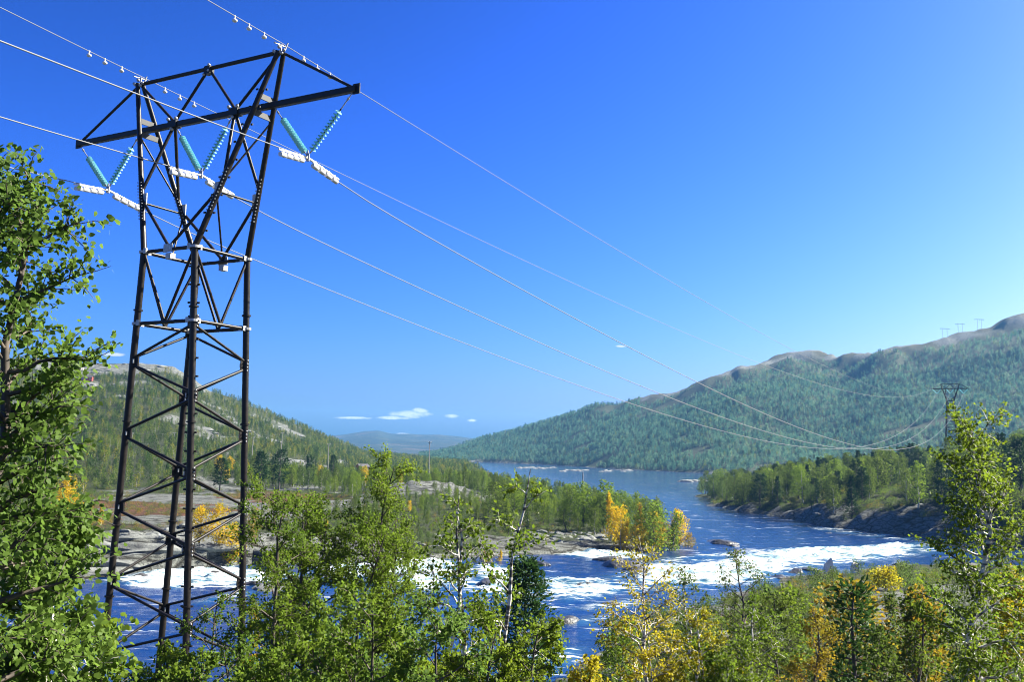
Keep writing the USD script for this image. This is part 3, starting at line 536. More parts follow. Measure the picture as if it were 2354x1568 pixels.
    while z < TC['zpk'] - 1.5:
        q = leg_at('C', z)
        for s in (-1, 1):
            part('step_bolt', trimesh.creation.box((0.1, 0.05, 0.07), trimesh.transformations.translation_matrix(q + [s * 0.19 * math.cos(CYAW), s * 0.19 * math.sin(CYAW), 0])), STEEL, False)
        z += 0.72
    for s in (-1, 1):                                            # earth-wire brackets on both peaks
        q = np.array([s * TC['psep'], 0, zt])
        part('earthwire_bracket', cat_([beam(q + [-0.05, -0.35, 0.28], q + [-0.05, 0.35, 0.34], 0.05, 0.05), rod(q + [0, 0, 0], q + [0, 0, 0.32], 0.035), rod(q + [0.2, 0, 0.0], q + [0.25, 0.1, 0.36], 0.03)]), GALV)
        part('bolt_row', cat_([trimesh.creation.icosphere(1, 0.075).apply_translation(q + np.array(k)) for k in ((-0.28, -0.1, 0.05), (0.25, -0.1, 0.0), (0.18, -0.16, -0.12), (-0.1, -0.2, -0.05), (0.05, -0.18, 0.14))]), GALV)
    return t
T1 = np.array([-13.089, 40.405, 20.0]); T2 = np.array([207.313, 469.022, 41.248])
def world(T, p):
    c, s = math.cos(CYAW), math.sin(CYAW); p = np.asarray(p, float)
    return T + np.stack([p[..., 0] * c + p[..., 1] * s, -p[..., 0] * s + p[..., 1] * c, p[..., 2]], -1)
b1 = ground_z(T1[0], T1[1])[0] - 20.0; b2 = ground_z(T2[0], T2[1])[0] - T2[2]
pylon(T1, CYAW, min(b1, -8.6) - 0.3, True, 'tall dark tubular steel pylon standing in the foreground at the left')
pylon(T2, CYAW, b2 - 0.6, False, 'small distant pylon on the wooded rise across the river at the right')
for n in 'ABCD':                                                  # the far pylon's footings
    q = world(T2, leg_at(n, b2 - 0.3)); 
    o = obj('footing', trimesh.creation.cylinder(0.55, 1.6, sections=14, transform=trimesh.transformations.translation_matrix(q)), CONCRETE, stage.GetPrimAtPath('/World/pylon_001')) if False else None

# insulator strings: V pairs
def disc_mesh():
    prof = np.array([(0.0, 0.055), (0.045, 0.05), (0.055, 0.02), (0.09, 0.012), (0.128, -0.012), (0.13, -0.026), (0.10, -0.022), (0.085, -0.034), (0.06, -0.024), (0.045, -0.05), (0.02, -0.055), (0.0, -0.056)])
    return trimesh.creation.revolve(prof, sections=14)
DISC = disc_mesh()
def align(z):
    z = z / np.linalg.norm(z); x = np.cross([0, 1.0, 0.1], z); x /= np.linalg.norm(x); y = np.cross(z, x)
    m = np.eye(4); m[:3, 0], m[:3, 1], m[:3, 2] = x, y, z
    return m
ZB, ZA = 11.25, TC['zarm'] - 0.15
VS = [('left', -7.8, -3.95, -5.75), ('middle', -1.62, 1.6, 0.0), ('right', 7.8, 3.95, 5.75)]
WHERE = {'left': 'left arm end', 'middle': 'mid arm', 'right': 'right arm end'}
for n, a, b, c in VS:
    for q, side in ((min(a, b), 'left'), (max(a, b), 'right')):
        top, bot = world(T1, (q, 0, ZA)), world(T1, (c + (0.1 if q > c else -0.1), 0, ZB + 0.12))
        ax = top - bot; L = np.linalg.norm(ax); ax /= L
        t = thing('insulator_string', f'glass insulator string, {side} arm of the V under the near pylon\'s {WHERE[n]}', 'insulator', loc=bot)
        m = align(ax)
        obj('link_rod', cat_([rod(ax * 0.0, ax * 0.14, 0.03, 8), rod(ax * (0.14 + 13 * 0.148), ax * L, 0.022, 8), rod(ax * (L - 0.3), ax * (L - 0.2), 0.045, 8)]), GALV, t, 40)
        obj('core', rod(ax * 0.1, ax * (0.2 + 13 * 0.148), 0.028, 8), STEEL, t, 40)
        for k in range(13):
            d = DISC.copy(); d.apply_scale(1.12); d.apply_transform(m); d.apply_translation(ax * (0.2 + k * 0.148))
            obj('disc', d, GLASS, t, 35)
        top, bot = world(T2, (q, 0, ZA)), world(T2, (c + (0.1 if q > c else -0.1), 0, ZB + 0.12))
        o = obj('insulator_string', rod(top, bot, 0.10, 8), GLASS); tag(o, f'tiny insulator string, {side} arm of the V under the far pylon\'s {WHERE[n]}', 'insulator')
# conductors and earth wires
def span(p0, p1, sag, n, dip=0.0):
    t = np.linspace(0, 1, n)[:, None] ** 1.0
    P = p0 * (1 - t) + p1 * t
    s = t[:, 0] * np.linalg.norm(p1 - p0)
    P[:, 2] -= 4 * sag * t[:, 0] * (1 - t[:, 0]) + dip * (1 - np.exp(-s / 2.2)) * (1 - t[:, 0])
    return P
BAZ = CYAW - 0.167
BDIR = -np.array([math.sin(BAZ), math.cos(BAZ), 0])
def back(p0, slope, length=90, n=60):
    s = np.linspace(0, 1, n)[:, None] ** 1.3 * length
    P = p0 + BDIR * s; P[:, 2] += (slope * s + 0.00065 * s * s)[:, 0]
    return P
def wire(name, label, cat, p0, p1, sag, slope, r0, r1, dip):
    f = span(p0, p1, sag, 240, dip); b = back(p0, slope)[::-1]
    pts = np.vstack([b[:-1], f])
    rr = np.concatenate([np.full(len(b) - 1, r0), np.interp(np.linspace(0, 1, len(f)), [0, 0.12, 0.5, 1], [r0, r0 * 1.3, r1, r1])])
    tag(obj(name, tube(pts, rr, 6), ALU, None, True), label, cat)
    return pts
for n, a, b, c in VS:
    p0, p1 = world(T1, (c, 0, ZB - 0.05)), world(T2, (c, 0, ZB + 0.2))
    wire('conductor', {'left': 'lowest bright conductor wire, hung from the left end of the pylon arm', 'middle': 'bright conductor wire hung from the middle of the pylon arm', 'right': 'bright conductor wire hung from the right end of the pylon arm'}[n], 'power line', p0, p1, 17.8, -0.094, 0.021, 0.034, 0.42)
    cl = thing('damper_set', f'white suspension clamp with hanging weights at the foot of the {n} insulator V', 'line weights', loc=p0)
    obj('clamp', cat_([rod((0, 0, -0.06), (0, 0, 0.3), 0.035, 8), trimesh.creation.box((0.12, 0.12, 0.3), trimesh.transformations.translation_matrix((0, 0, 0.02)))]), GALV, cl, False)
    dirf = (p1 - p0) / np.linalg.norm(p1 - p0)
    for sgn, sl in ((1, -0.175), (-1, -0.13)):
        d = dirf if sgn > 0 else BDIR; d = np.array([d[0], d[1], 0]); d /= np.linalg.norm(d); d[2] = sl
        obj('armour_rod', rod(d * 0.05, d * 2.0, 0.05, 8, 0.035), WHITE, cl, 40)
        for k in range(4):
            q0, q1 = d * (0.32 + 0.42 * k), d * (0.62 + 0.42 * k)
            w = obj('weight', cat_([rod(q0 + [0, 0, -0.16], q1 + [0, 0, -0.16], 0.095, 12)]), WHITE, cl, 40)
            obj('hanger', cat_([rod((q0 + q1) / 2 + [0, 0, -0.1], (q0 + q1) / 2 + [0, 0, 0.06], 0.04, 8)]), WHITE, w, 40)
for n, s in (('left', -1), ('right', 1)):
    p0, p1 = world(T1, (s * TC['psep'], 0, TC['zpk'] + 0.4)), world(T2, (s * TC['psep'], 0, TC['zpk'] + 0.3))
    pts = wire('earth_wire', f'thin earth wire over the {n} peak of the pylon', 'power line', p0, p1, 10.0, -0.03 if s < 0 else -0.075, 0.015, 0.024 if s < 0 else 0.008, 0.0)
    d = thing('bird_weights', f'small white drop weights hung along the earth wire at the {n} peak', 'line weights', loc=p0)
    for dist in (-3.1, -2.2, -1.2, 1.4, 2.3, 3.2):
        if dist < 0:
            q = BDIR * -dist; q = q + [0, 0, (-0.03 if s < 0 else -0.075) * -dist]
        else:
            e = (p1 - p0) / np.linalg.norm(p1 - p0); q = e * dist + [0, 0, -40 * dist / 482]
        obj('weight', cat_([trimesh.creation.icosphere(2, 0.1).apply_scale((1, 1, 0.72)).apply_translation(q + [0, 0, -0.17]), rod(q + [0, 0, -0.12], q + [0, 0, 0.04], 0.03, 6)]), WHITE, d, 40)

# ------------------------------------------------------------------ trees
def unit(v):
    return v / np.maximum(np.linalg.norm(v, axis=-1, keepdims=True), 1e-9)
def leaves(P, A, S, rng, oval=False, width=0.38):
    """leaf-shaped faces: base P, long axis A, length S"""
    n = len(P); A = unit(A); N = unit(rng.normal(size=(n, 3)) + [0, 0, 0.5]); B = unit(np.cross(A, N)); N = np.cross(B, A); S = S[:, None]
    if oval:
        cup = N * S * rng.uniform(-0.25, 0.05, (n, 1))
        v = np.stack([P, P + A * S * 0.28 + B * S * width, P + A * S * 0.68 + B * S * width * 0.75 + cup * 0.5, P + A * S + cup, P + A * S * 0.68 - B * S * width * 0.75 + cup * 0.5, P + A * S * 0.28 - B * S * width], 1).reshape(-1, 3)
        t = np.array([(0, 1, 5), (1, 2, 4), (1, 4, 5), (2, 3, 4)]); k = 6
    else:
        f = N * S * 0.12
        v = np.stack([P, P + A * S * 0.45 + B * S * width + f, P + A * S, P + A * S * 0.45 - B * S * width + f], 1).reshape(-1, 3)
        t = np.array([(0, 1, 2), (0, 2, 3)]); k = 4
    return v, (np.arange(n)[:, None, None] * k + t[None]).reshape(-1, 3)
def birch(seed, H, R, base=0.2, nbranch=36, ntwig=9, nleaf=10, leaf=0.05, stems=1, spread=0.25, shape='oval', sparse_top=0.0, oval=False, trunk_r=None, upright=0.75, lean=(0, 0), width=0.38):
    """returns (trunk and limbs, twig-borne leaves)"""
    rng = np.random.default_rng(seed)
    wood, lp, la, ls = [], [], [], []
    for st in range(stems):
        h = H * (1 if st == 0 else rng.uniform(0.72, 0.95))
        n = 12; t = np.linspace(0, 1, n)
        ang = 2 * np.pi * st / stems + rng.uniform(-0.5, 0.5); off = 0 if stems == 1 else spread
        path = np.stack([np.cos(ang) * off * R * t ** 0.7 + np.cumsum(rng.normal(0, 0.012 * h, n)) + lean[0] * t, np.sin(ang) * off * R * t ** 0.7 + np.cumsum(rng.normal(0, 0.012 * h, n)) + lean[1] * t, t * h], 1)
        path[0, :2] = 0
        r0 = (trunk_r or 0.011 * H) * (1 if stems == 1 else 0.75)
        tr = r0 * (1 - t) ** 0.75 + 0.004
        wood.append(tube(path, tr, 7))
        nb = max(6, nbranch // stems)
        tb = base + (0.98 - base) * (np.arange(nb) + rng.uniform(0, 1, nb)) / nb
        az = np.arange(nb) * 2.4 + rng.normal(0, 0.5, nb)
        for i in range(nb):
            s = (tb[i] - base) / (1 - base)
            prof = {'oval': math.sin(math.pi * min(1, 0.12 + 0.9 * s)) ** 0.7, 'cone': (1 - s) ** 0.8 + 0.06, 'bush': 1 - 0.55 * s ** 2, 'column': 0.6 + 0.4 * math.sin(math.pi * s)}[shape]
            L = R * prof * rng.uniform(0.7, 1.12)
            o = np.array([np.interp(tb[i], t, path[:, k]) for k in range(3)])
            el = upright * rng.uniform(0.6, 1.25) * (0.6 + 0.6 * s)
            d = np.array([math.cos(az[i]) * math.cos(el), math.sin(az[i]) * math.cos(el), math.sin(el)])
            m = 6; q = np.linspace(0, 1, m)[:, None]
            br = o + d * L * 1.15 * q + np.array([0, 0, -0.18 * L]) * q ** 2 + np.cumsum(rng.normal(0, 0.03 * L, (m, 3)), 0) * (q > 0)
            wood.append(tube(br, np.interp(tb[i], t, tr) * 0.5 * (1 - q[:, 0]) ** 0.8 + 0.0025, 4, False))
            k = max(2, int(ntwig * (0.4 + 0.8 * prof)))
            u = rng.uniform(0.2, 1.0, k) ** 0.8
            to = np.stack([np.interp(u, q[:, 0], br[:, j]) for j in range(3)], 1)
            td = unit(d[None] * 0.7 + rng.normal(0, 0.7, (k, 3)) + [0, 0, 0.12])
            tl = L * rng.uniform(0.18, 0.42, k) + 0.02 * H
            for a, b_, l_ in zip(to, td, tl):
                wood.append(tube(np.stack([a, a + b_ * l_ * 0.6 + rng.normal(0, 0.04 * l_, 3), a + b_ * l_ + [0, 0, -0.1 * l_]]), [0.004, 0.003, 0.0015], 3, False))
            keep = 1.0 - sparse_top * s ** 1.5
            nl = max(1, int(nleaf * keep))
            w = rng.uniform(0.1, 1.05, (k, nl))
            P = to[:, None] + td[:, None] * (tl[:, None] * w)[..., None] + rng.normal(0, 0.6 * leaf, (k, nl, 3))
            lp.append(P.reshape(-1, 3)); la.append((td[:, None] * 0.5 + rng.normal(0, 0.8, (k, nl, 3)) + [0, 0, -0.35]).reshape(-1, 3)); ls.append(leaf * rng.uniform(0.65, 1.2, k * nl))
    P, Ax, S = np.vstack(lp), np.vstack(la), np.concatenate(ls)
    return cat_(wood), leaves(P, Ax, S, rng, oval, width)
def clump_tree(seed, H, R, base=0.15, n=700, size=0.35, shape='oval', lobes=14, trunk=True, thin=0.0):
    """a tree for the middle distance: trunk, limbs, and leaf clumps gathered in lobes"""
    rng = np.random.default_rng(seed)
    wood = []
    t = np.linspace(0, 1, 7); path = np.stack([np.cumsum(rng.normal(0, 0.018 * H, 7)), np.cumsum(rng.normal(0, 0.018 * H, 7)), t * H * 0.95], 1); path[0, :2] = 0
    wood.append(tube(path, 0.016 * H * (1 - t) ** 0.8 + 0.01, 6))
    P = []
    for i in range(lobes):
        s = (i + rng.uniform(0.2, 0.8)) / lobes
        prof = {'oval': math.sin(math.pi * (0.1 + 0.85 * s)) ** 0.6, 'cone': (1 - s) ** 0.85 + 0.05, 'column': 0.75 - 0.35 * s, 'bush': 1 - 0.5 * s}[shape]
        a = i * 2.4 + rng.normal(0, 0.4); rr = R * prof * rng.uniform(0.35, 0.75)
        zz = H * (base + (1 - base) * s); c = np.array([math.cos(a) * rr + np.interp(zz / H, t, path[:, 0]), math.sin(a) * rr + np.interp(zz / H, t, path[:, 1]), zz])
        o = np.array([np.interp((zz - 0.6 * rr) / H, t, path[:, k]) for k in range(2)] + [max(0.05 * H, zz - 0.9 * rr)])
        wood.append(tube(np.stack([o, (o + c) / 2 + [0, 0, -0.05 * rr], c]), [0.006 * H * (1 - s) + 0.012, 0.004 * H * (1 - s) + 0.01, 0.006], 4, False))
        k = int(n / lobes); g = rng.normal(size=(k, 3)); g = unit(g) * rng.uniform(0.35, 1, (k, 1)) ** 0.5
        P.append(c + g * [R * 0.48 * prof + 0.12, R * 0.48 * prof + 0.12, H * (1 - base) / lobes * 1.7 + 0.12 * R] + rng.normal(0, 0.05 * R, (k, 3)))
    P = np.vstack(P)
    P = P[P[:, 2] > 0.04 * H]
    if thin:
        P = P[rng.uniform(size=len(P)) > thin * (P[:, 2] / H)]
    A = unit(P - [0, 0, H * 0.4]) * 0.6 + rng.normal(0, 0.7, P.shape)
    return cat_(wood), leaves(P, A, size * rng.uniform(0.6, 1.25, len(P)), rng, False, 0.42)
def pine(seed, H, R, tiers=11, per=6, n=26, size=0.3, base=0.22, conic=False):
    rng = np.random.default_rng(seed)
    t = np.linspace(0, 1, 8); path = np.stack([np.cumsum(rng.normal(0, 0.008 * H, 8)), np.cumsum(rng.normal(0, 0.008 * H, 8)), t * H], 1); path[0, :2] = 0
    wood = [tube(path, 0.017 * H * (1 - t) ** 0.8 + 0.012, 7)]; P, Ax = [], []
    for i in range(tiers):
        s = i / (tiers - 1); zz = H * (base + (0.97 - base) * s)
        L0 = R * ((1 - s) ** 0.9 + 0.08 if conic else (math.sin(math.pi * (0.2 + 0.72 * s)) ** 0.7 * (0.8 + 0.2 * (1 - s))))
        for j in range(per):
            a = j * 2 * math.pi / per + i * 1.1 + rng.normal(0, 0.25); L = L0 * rng.uniform(0.55, 1.15)
            o = np.array([np.interp(zz / H, t, path[:, 0]), np.interp(zz / H, t, path[:, 1]), zz]); e = o + [math.cos(a) * L, math.sin(a) * L, L * (rng.uniform(-0.25, 0.05) if conic else rng.uniform(-0.1, 0.35))]
            wood.append(tube(np.stack([o, (o + e) / 2 + [0, 0, -0.04 * L], e]), [0.006 * H * (1 - s) + 0.01, 0.012, 0.006], 4, False))
            w = rng.uniform(0.3, 1.05, n) ** 0.7
            P.append(o + (e - o) * w[:, None] + rng.normal(0, 1, (n, 3)) * [L * 0.14 + 0.05, L * 0.14 + 0.05, 0.07 * R + 0.05]); Ax.append(np.tile(unit(e - o), (n, 1)) + rng.normal(0, 0.6, (n, 3)) + [0, 0, 0.3])
    P, Ax = np.vstack(P), np.vstack(Ax)
    return cat_(wood), leaves(P, Ax, size * rng.uniform(0.6, 1.3, len(P)), rng, False, 0.22)

# --- foreground trees, each grown on its own spot
def px_ground(px, depth):
    x = (px - CX) / F * depth
    return x, depth, float(ground_z(x, depth)[0])
def fg(name, label, cat, px, depth, top_px, lm, seed, R, bark=BARK_W, maker=birch, group=None, **kw):
    """top_px: picture point of the tree's top at that depth; the trunk stands below pixel column px"""
    x, y, z = px_ground(px, depth)
    top = at_depth(*top_px, depth)
    H = top[2] - z
    if maker is birch:
        kw.setdefault('lean', (top[0] - x, 0))
    w, l = maker(seed, H, R, **kw)
    t = thing(name, label, cat, group, loc=(x, y, z - 0.05))
    obj('trunk', w, bark, t, True)
    tag(obj('foliage', l, lm, t), kind='stuff')
    return t
fg('birch_tree', 'big leafy green birch filling the left edge, its branches reaching up over the sky', 'birch tree', -75, 5.6, (2, 376), L_FRESH, 101, 0.54, bark=BARK_D, base=0.22, nbranch=84, ntwig=13, nleaf=22, leaf=0.037, shape='bush', oval=True, upright=0.6)
fg('birch_bush', 'dense green birch scrub at the bottom left corner below the big birch', 'bush', 70, 6.2, (60, 1210), L_FRESH, 102, 0.56, base=0.15, nbranch=46, ntwig=12, nleaf=22, leaf=0.05, shape='bush', oval=True)
fg('birch_bush', 'low green birch shoots in front of the near pylon\'s left leg', 'bush', 270, 7.0, (300, 1445), L_GREEN, 103, 0.5, base=0.2, nbranch=40, ntwig=10, nleaf=22, leaf=0.046, shape='bush', oval=True)
fg('birch_sapling', 'small dark green sapling between the near pylon\'s legs', 'sapling', 455, 13.5, (445, 1372), L_GREEN, 104, 0.62, bark=BARK_D, base=0.3, nbranch=34, ntwig=9, nleaf=17, leaf=0.045, stems=2)
fg('birch_sapling', 'low green sapling right in front of the pylon\'s back leg', 'sapling', 380, 10.0, (400, 1470), L_GREEN, 124, 0.5, bark=BARK_D, base=0.3, nbranch=34, ntwig=9, nleaf=19, leaf=0.045)
fg('yellow_sapling', 'slim yellow sapling beside the near pylon\'s right leg', 'sapling', 572, 30, (571, 1395), L_GOLD, 105, 0.22, bark=BARK_D, base=0.2, nbranch=26, ntwig=6, nleaf=17, leaf=0.07, shape='column')
fg('birch_tree', 'broad green birch with a forked dark trunk right of the near pylon', 'birch tree', 755, 11.5, (820, 1060), L_GREEN, 106, 0.68, bark=BARK_D, base=0.28, nbranch=190, ntwig=14, nleaf=38, leaf=0.031, stems=6, spread=0.85, shape='bush')
fg('birch_tree', 'dark green birch half hidden by the broad birch, on its left', 'birch tree', 668, 14, (672, 1190), L_GREEN, 107, 0.45, bark=BARK_D, base=0.3, nbranch=44, ntwig=10, nleaf=19, leaf=0.046, stems=2)
for i, (px, dep, top, lm, R, lab) in enumerate([(650, 8.6, (650, 1400), L_GREEN, 0.52, 'green birch bush at the bottom, just right of the pylon'), (760, 8.0, (760, 1375), L_GREEN, 0.6, 'dense green birch bush below the broad birch'),
        (900, 7.6, (870, 1385), L_FRESH, 0.6, 'large-leaved green bush at the bottom, left of the slender white stems'), (1010, 8.4, (1020, 1425), L_LIME, 0.5, 'yellow-green bush at the foot of the slender white stems'), (1150, 8.8, (1140, 1400), L_LIME, 0.52, 'yellow-green bush under the dark young conifer'),
        (500, 8.4, (490, 1485), L_GREEN, 0.5, 'low dark bush covering the foot of the near pylon')]):
    fg('birch_bush', lab, 'bush', px, dep, top, lm, 110 + i, R, bark=BARK_D, base=0.3, nbranch=84, ntwig=12, nleaf=30, leaf=0.031, shape='bush', oval=True, stems=4, spread=0.7)
fg('slender_birch', 'slender sparse birch with bare white stems and yellowing leaves in the middle', 'birch tree', 1080, 10.5, (1140, 1066), L_LIME, 120, 0.52, base=0.36, nbranch=30, ntwig=7, nleaf=17, leaf=0.05, stems=2, spread=0.45, sparse_top=0.3)
fg('slender_birch', 'second slender birch with yellow leaves just left of the first, leaning outward', 'birch tree', 1070, 11.0, (1022, 1130), L_LIME, 121, 0.42, base=0.4, nbranch=22, ntwig=7, nleaf=17, leaf=0.046, sparse_top=0.3)
fg('young_spruce', 'dark dense young conifer standing against the rapids', 'conifer', 1228, 40, (1222, 1285), L_JUNI, 122, 1.35, bark=BARK_D, maker=pine, tiers=18, per=9, n=40, size=0.2, base=0.06)
fg('birch_tree', 'yellow birch with a thin white trunk and airy bare top in front of the rapids', 'birch tree', 1462, 16, (1478, 1222), L_YELLOW, 130, 0.72, base=0.3, nbranch=46, ntwig=10, nleaf=13, leaf=0.05, sparse_top=0.75, shape='oval', trunk_r=0.05)
fg('birch_tree', 'golden birch at the bottom, right of the thin white trunk', 'birch tree', 1530, 15, (1530, 1392), L_YELLOW, 131, 0.6, base=0.25, stems=3, spread=0.7, nbranch=66, ntwig=9, nleaf=17, leaf=0.048)
fg('birch_tree', 'airy grey-green birch behind the golden one', 'birch tree', 1610, 21, (1598, 1298), L_OLIVE, 132, 0.75, base=0.3, nbranch=36, ntwig=9, nleaf=15, leaf=0.055, sparse_top=0.5)
fg('birch_tree', 'rounded yellow-green birch at the bottom of the picture, right of the golden one', 'birch tree', 1690, 15.5, (1690, 1375), L_LIME, 133, 0.72, base=0.25, stems=4, spread=0.7, nbranch=84, ntwig=11, nleaf=20, leaf=0.05)
fg('birch_tree', 'thin-leaved birch whose round bare top stands out against the white foam', 'birch tree', 1725, 30, (1722, 1258), L_OLIVE, 134, 1.0, bark=BARK_D, base=0.3, nbranch=36, ntwig=8, nleaf=15, leaf=0.06, sparse_top=0.35)
fg('orange_bush', 'orange-leaved birch bush at the bottom right', 'bush', 1862, 20, (1855, 1395), L_ORANGE, 135, 0.62, bark=BARK_D, base=0.2, nbranch=38, ntwig=9, nleaf=15, leaf=0.05)
fg('young_pine', 'dark young pine beside the orange bush', 'pine tree', 1952, 23, (1948, 1345), L_JUNI, 136, 0.95, bark=BARK_D, maker=pine, tiers=12, per=6, n=30, size=0.16, base=0.15)
fg('birch_tree', 'tall yellow-green birch with a white trunk near the right edge', 'birch tree', 2297, 10, (2238, 962), L_LIME, 137, 0.55, base=0.3, nbranch=66, ntwig=11, nleaf=19, leaf=0.037, shape='bush', trunk_r=0.05, width=0.42)
fg('birch_tree', 'yellow birch filling the lower right corner', 'birch tree', 2370, 11, (2350, 1290), L_YELLOW, 138, 0.62, base=0.2, nbranch=46, ntwig=10, nleaf=19, leaf=0.045)
fg('birch_bush', 'loose olive-green bush left of the white-trunked birch at bottom right', 'bush', 2170, 13, (2165, 1375), L_OLIVE, 139, 0.62, bark=BARK_D, base=0.2, nbranch=40, ntwig=9, nleaf=17, leaf=0.047, sparse_top=0.3)
fg('birch_bush', 'olive bush between the golden birch and the young pine', 'bush', 1790, 24, (1790, 1355), L_OLIVE, 140, 0.9, bark=BARK_D, base=0.2, nbranch=40, ntwig=9, nleaf=17, leaf=0.055)
fg('birch_bush', 'yellowish bush low at the bottom between white trunk and conifer', 'bush', 1345, 10, (1350, 1500), L_YELLOW, 141, 0.42, bark=BARK_D, base=0.2, nbranch=34, ntwig=9, nleaf=17, leaf=0.045)
fg('birch_bush', 'green and orange bush low at the bottom beside the young pine', 'bush', 2060, 15, (2050, 1440), L_OLIVE, 142, 0.62, bark=BARK_D, base=0.2, nbranch=38, ntwig=9, nleaf=17, leaf=0.05)
fg('yellow_shrub', 'small yellow shrub on the near bank under the river bend', 'shrub', 2030, 90, (2030, 1308), L_YELLOW, 143, 1.6, bark=BARK_D, maker=clump_tree, n=900, size=0.22, shape='bush')

# --- tree kinds copied over the middle distance
KINDS = {}
def kind(name, made, bark, lm):
    path = f'/World/{name}_kind'
    c = stage.CreateClassPrim(path)
    usdkit.mesh(stage, path + '/trunk', made[0], bark)
    f = usdkit.mesh(stage, path + '/crown', made[1], lm).GetPrim(); tag(f, kind='stuff')
    KINDS[name] = path
mats = dict(green=L_GREEN, olive=L_OLIVE, grey=L_GREY, gold=L_GOLD, orange=L_ORANGE, lime=L_LIME)
for i, (nm, lm) in enumerate(mats.items()):
    for j in range(3):
        kind(f'{nm}_birch_{"abc"[j]}', clump_tree(300 + i * 10 + j, 9.0, [2.1, 1.6, 2.5][j], base=[0.18, 0.12, 0.22][j], n=[1500, 1200, 1700][j], size=0.30, shape=['oval', 'cone' if nm in ('gold', 'orange') else 'column', 'oval'][j], lobes=[16, 14, 20][j]), BARK_W if j < 2 else BARK_D, lm)
for j in range(3):
    kind(f'pine_{"abc"[j]}', pine(400 + j, 12.0, [2.6, 2.2, 1.9][j], tiers=12, per=6, n=26, size=0.5, base=[0.25, 0.3, 0.12][j], conic=j == 2), BARK_D, L_PINE)
kind('shrub_a', clump_tree(420, 2.2, 1.3, base=0.05, n=600, size=0.16, shape='bush', lobes=10), BARK_D, L_OLIVE)
kind('shrub_b', clump_tree(421, 2.0, 1.2, base=0.05, n=550, size=0.16, shape='bush', lobes=10), BARK_D, L_GREY)
kind('shrub_c', clump_tree(422, 1.8, 1.2, base=0.05, n=550, size=0.15, shape='bush', lobes=10), BARK_D, L_LIME)

rng = np.random.default_rng(7)
SPOTS = []          # (x, y, kind, height, name, label, category, group)
COLOUR = dict(green='green', olive='olive green', grey='grey-green', gold='golden yellow', orange='orange', lime='lime-green')
def spot(x, y, k, h, where, label=None, group=None):
    if k.startswith('pine'):
        nm, lab, c = 'pine_tree', f'dark pine {where}', 'pine tree'
    elif k.startswith('shrub'):
        nm, lab, c = 'shrub', f'low birch shrub {where}', 'shrub'
    else:
        w = COLOUR[k.split('_')[0]]
        nm, lab, c = 'birch_tree', f'{w} birch {where}', 'birch tree'
    SPOTS.append((x, y, k, h, nm, label or lab, c, None if label else (group or lab)))
def placed(px, py, z=1.0):
    q = on_plane(px, py, z); return q[0], q[1]
# named trees of the peninsula
for px, py, k, h, lab in [
    (1402, 1246, 'gold_birch_b', 10.0, 'golden birch, leftmost of the bright row on the peninsula tip'), (1428, 1250, 'gold_birch_a', 9.5, 'golden birch, second of the bright row on the peninsula tip'),
    (1440, 1250, 'gold_birch_b', 6.8, 'small bright yellow birch in front of the bright row on the peninsula tip'), (1462, 1248, 'orange_birch_b', 9.6, 'tall orange birch standing out of the golden row on the peninsula tip'),
    (1487, 1248, 'lime_birch_b', 6.5, 'yellow-green birch right of the tall orange birch'), (1525, 1244, 'orange_birch_c', 6.0, 'brownish orange birch in the gap right of the bright row'),
    (1562, 1242, 'gold_birch_c', 8.5, 'broad golden birch near the very end of the peninsula'), (1585, 1243, 'orange_birch_a', 4.8, 'low orange birch at the waterline of the peninsula\'s end'), (1604, 1244, 'gold_birch_b', 2.8, 'last tiny yellow birch on the peninsula tip'),
    (1500, 1225, 'green_birch_c', 12.0, 'tall green birch behind the golden row, right part of the peninsula'), (1540, 1222, 'green_birch_b', 9.5, 'slim green birch behind the broad golden one'), (1400, 1205, 'green_birch_a', 11.5, 'big green birch left of the tall one on the peninsula'), (1330, 1205, 'green_birch_c', 11.0, 'round bright green birch with white stems on the peninsula'),
    (1478, 1250, 'gold_birch_a', 6.5, 'golden birch at the foot of the tall orange birch'), (1512, 1247, 'gold_birch_c', 5.6, 'low golden birch at the waterline in the middle of the peninsula tip'), (1548, 1244, 'gold_birch_b', 6.2, 'slim golden birch left of the broad golden one at the peninsula end'),
    (455, 1282, 'gold_birch_c', 6.5, 'golden bush-like birch at the waterline, seen through the pylon\'s legs on the left'), (492, 1283, 'gold_birch_a', 7.5, 'brightest golden birch at the waterline, seen between the pylon\'s legs'), (530, 1282, 'gold_birch_c', 7.2, 'golden birch at the waterline next to the pylon\'s right leg'),
    (580, 1270, 'orange_birch_a', 6.0, 'orange birch at the waterline right of the pylon\'s right leg'), (640, 1285, 'orange_birch_c', 4.5, 'low orange birch on the far shore behind the broad birch'), (1120, 1275, 'orange_birch_c', 5.5, 'orange bush on the far shore behind the slender birches'), (1150, 1272, 'gold_birch_b', 4.5, 'small golden birch on the far shore right of the slender birches'),
    (140, 1200, 'gold_birch_a', 9.5, 'tall golden birch behind the big left birch'), (165, 1206, 'gold_birch_c', 8.0, 'golden birch between the big left birch and the rock slab'), (205, 1205, 'orange_birch_a', 5.0, 'small orange birch at the edge of the rock slab'), (232, 1200, 'gold_birch_b', 4.2, 'small golden birch on top of the rock slab'),
]:
    x, y = placed(px, py, 1.5 if py > 1230 else 4.0)
    spot(x, y, k, h, '', label=lab)
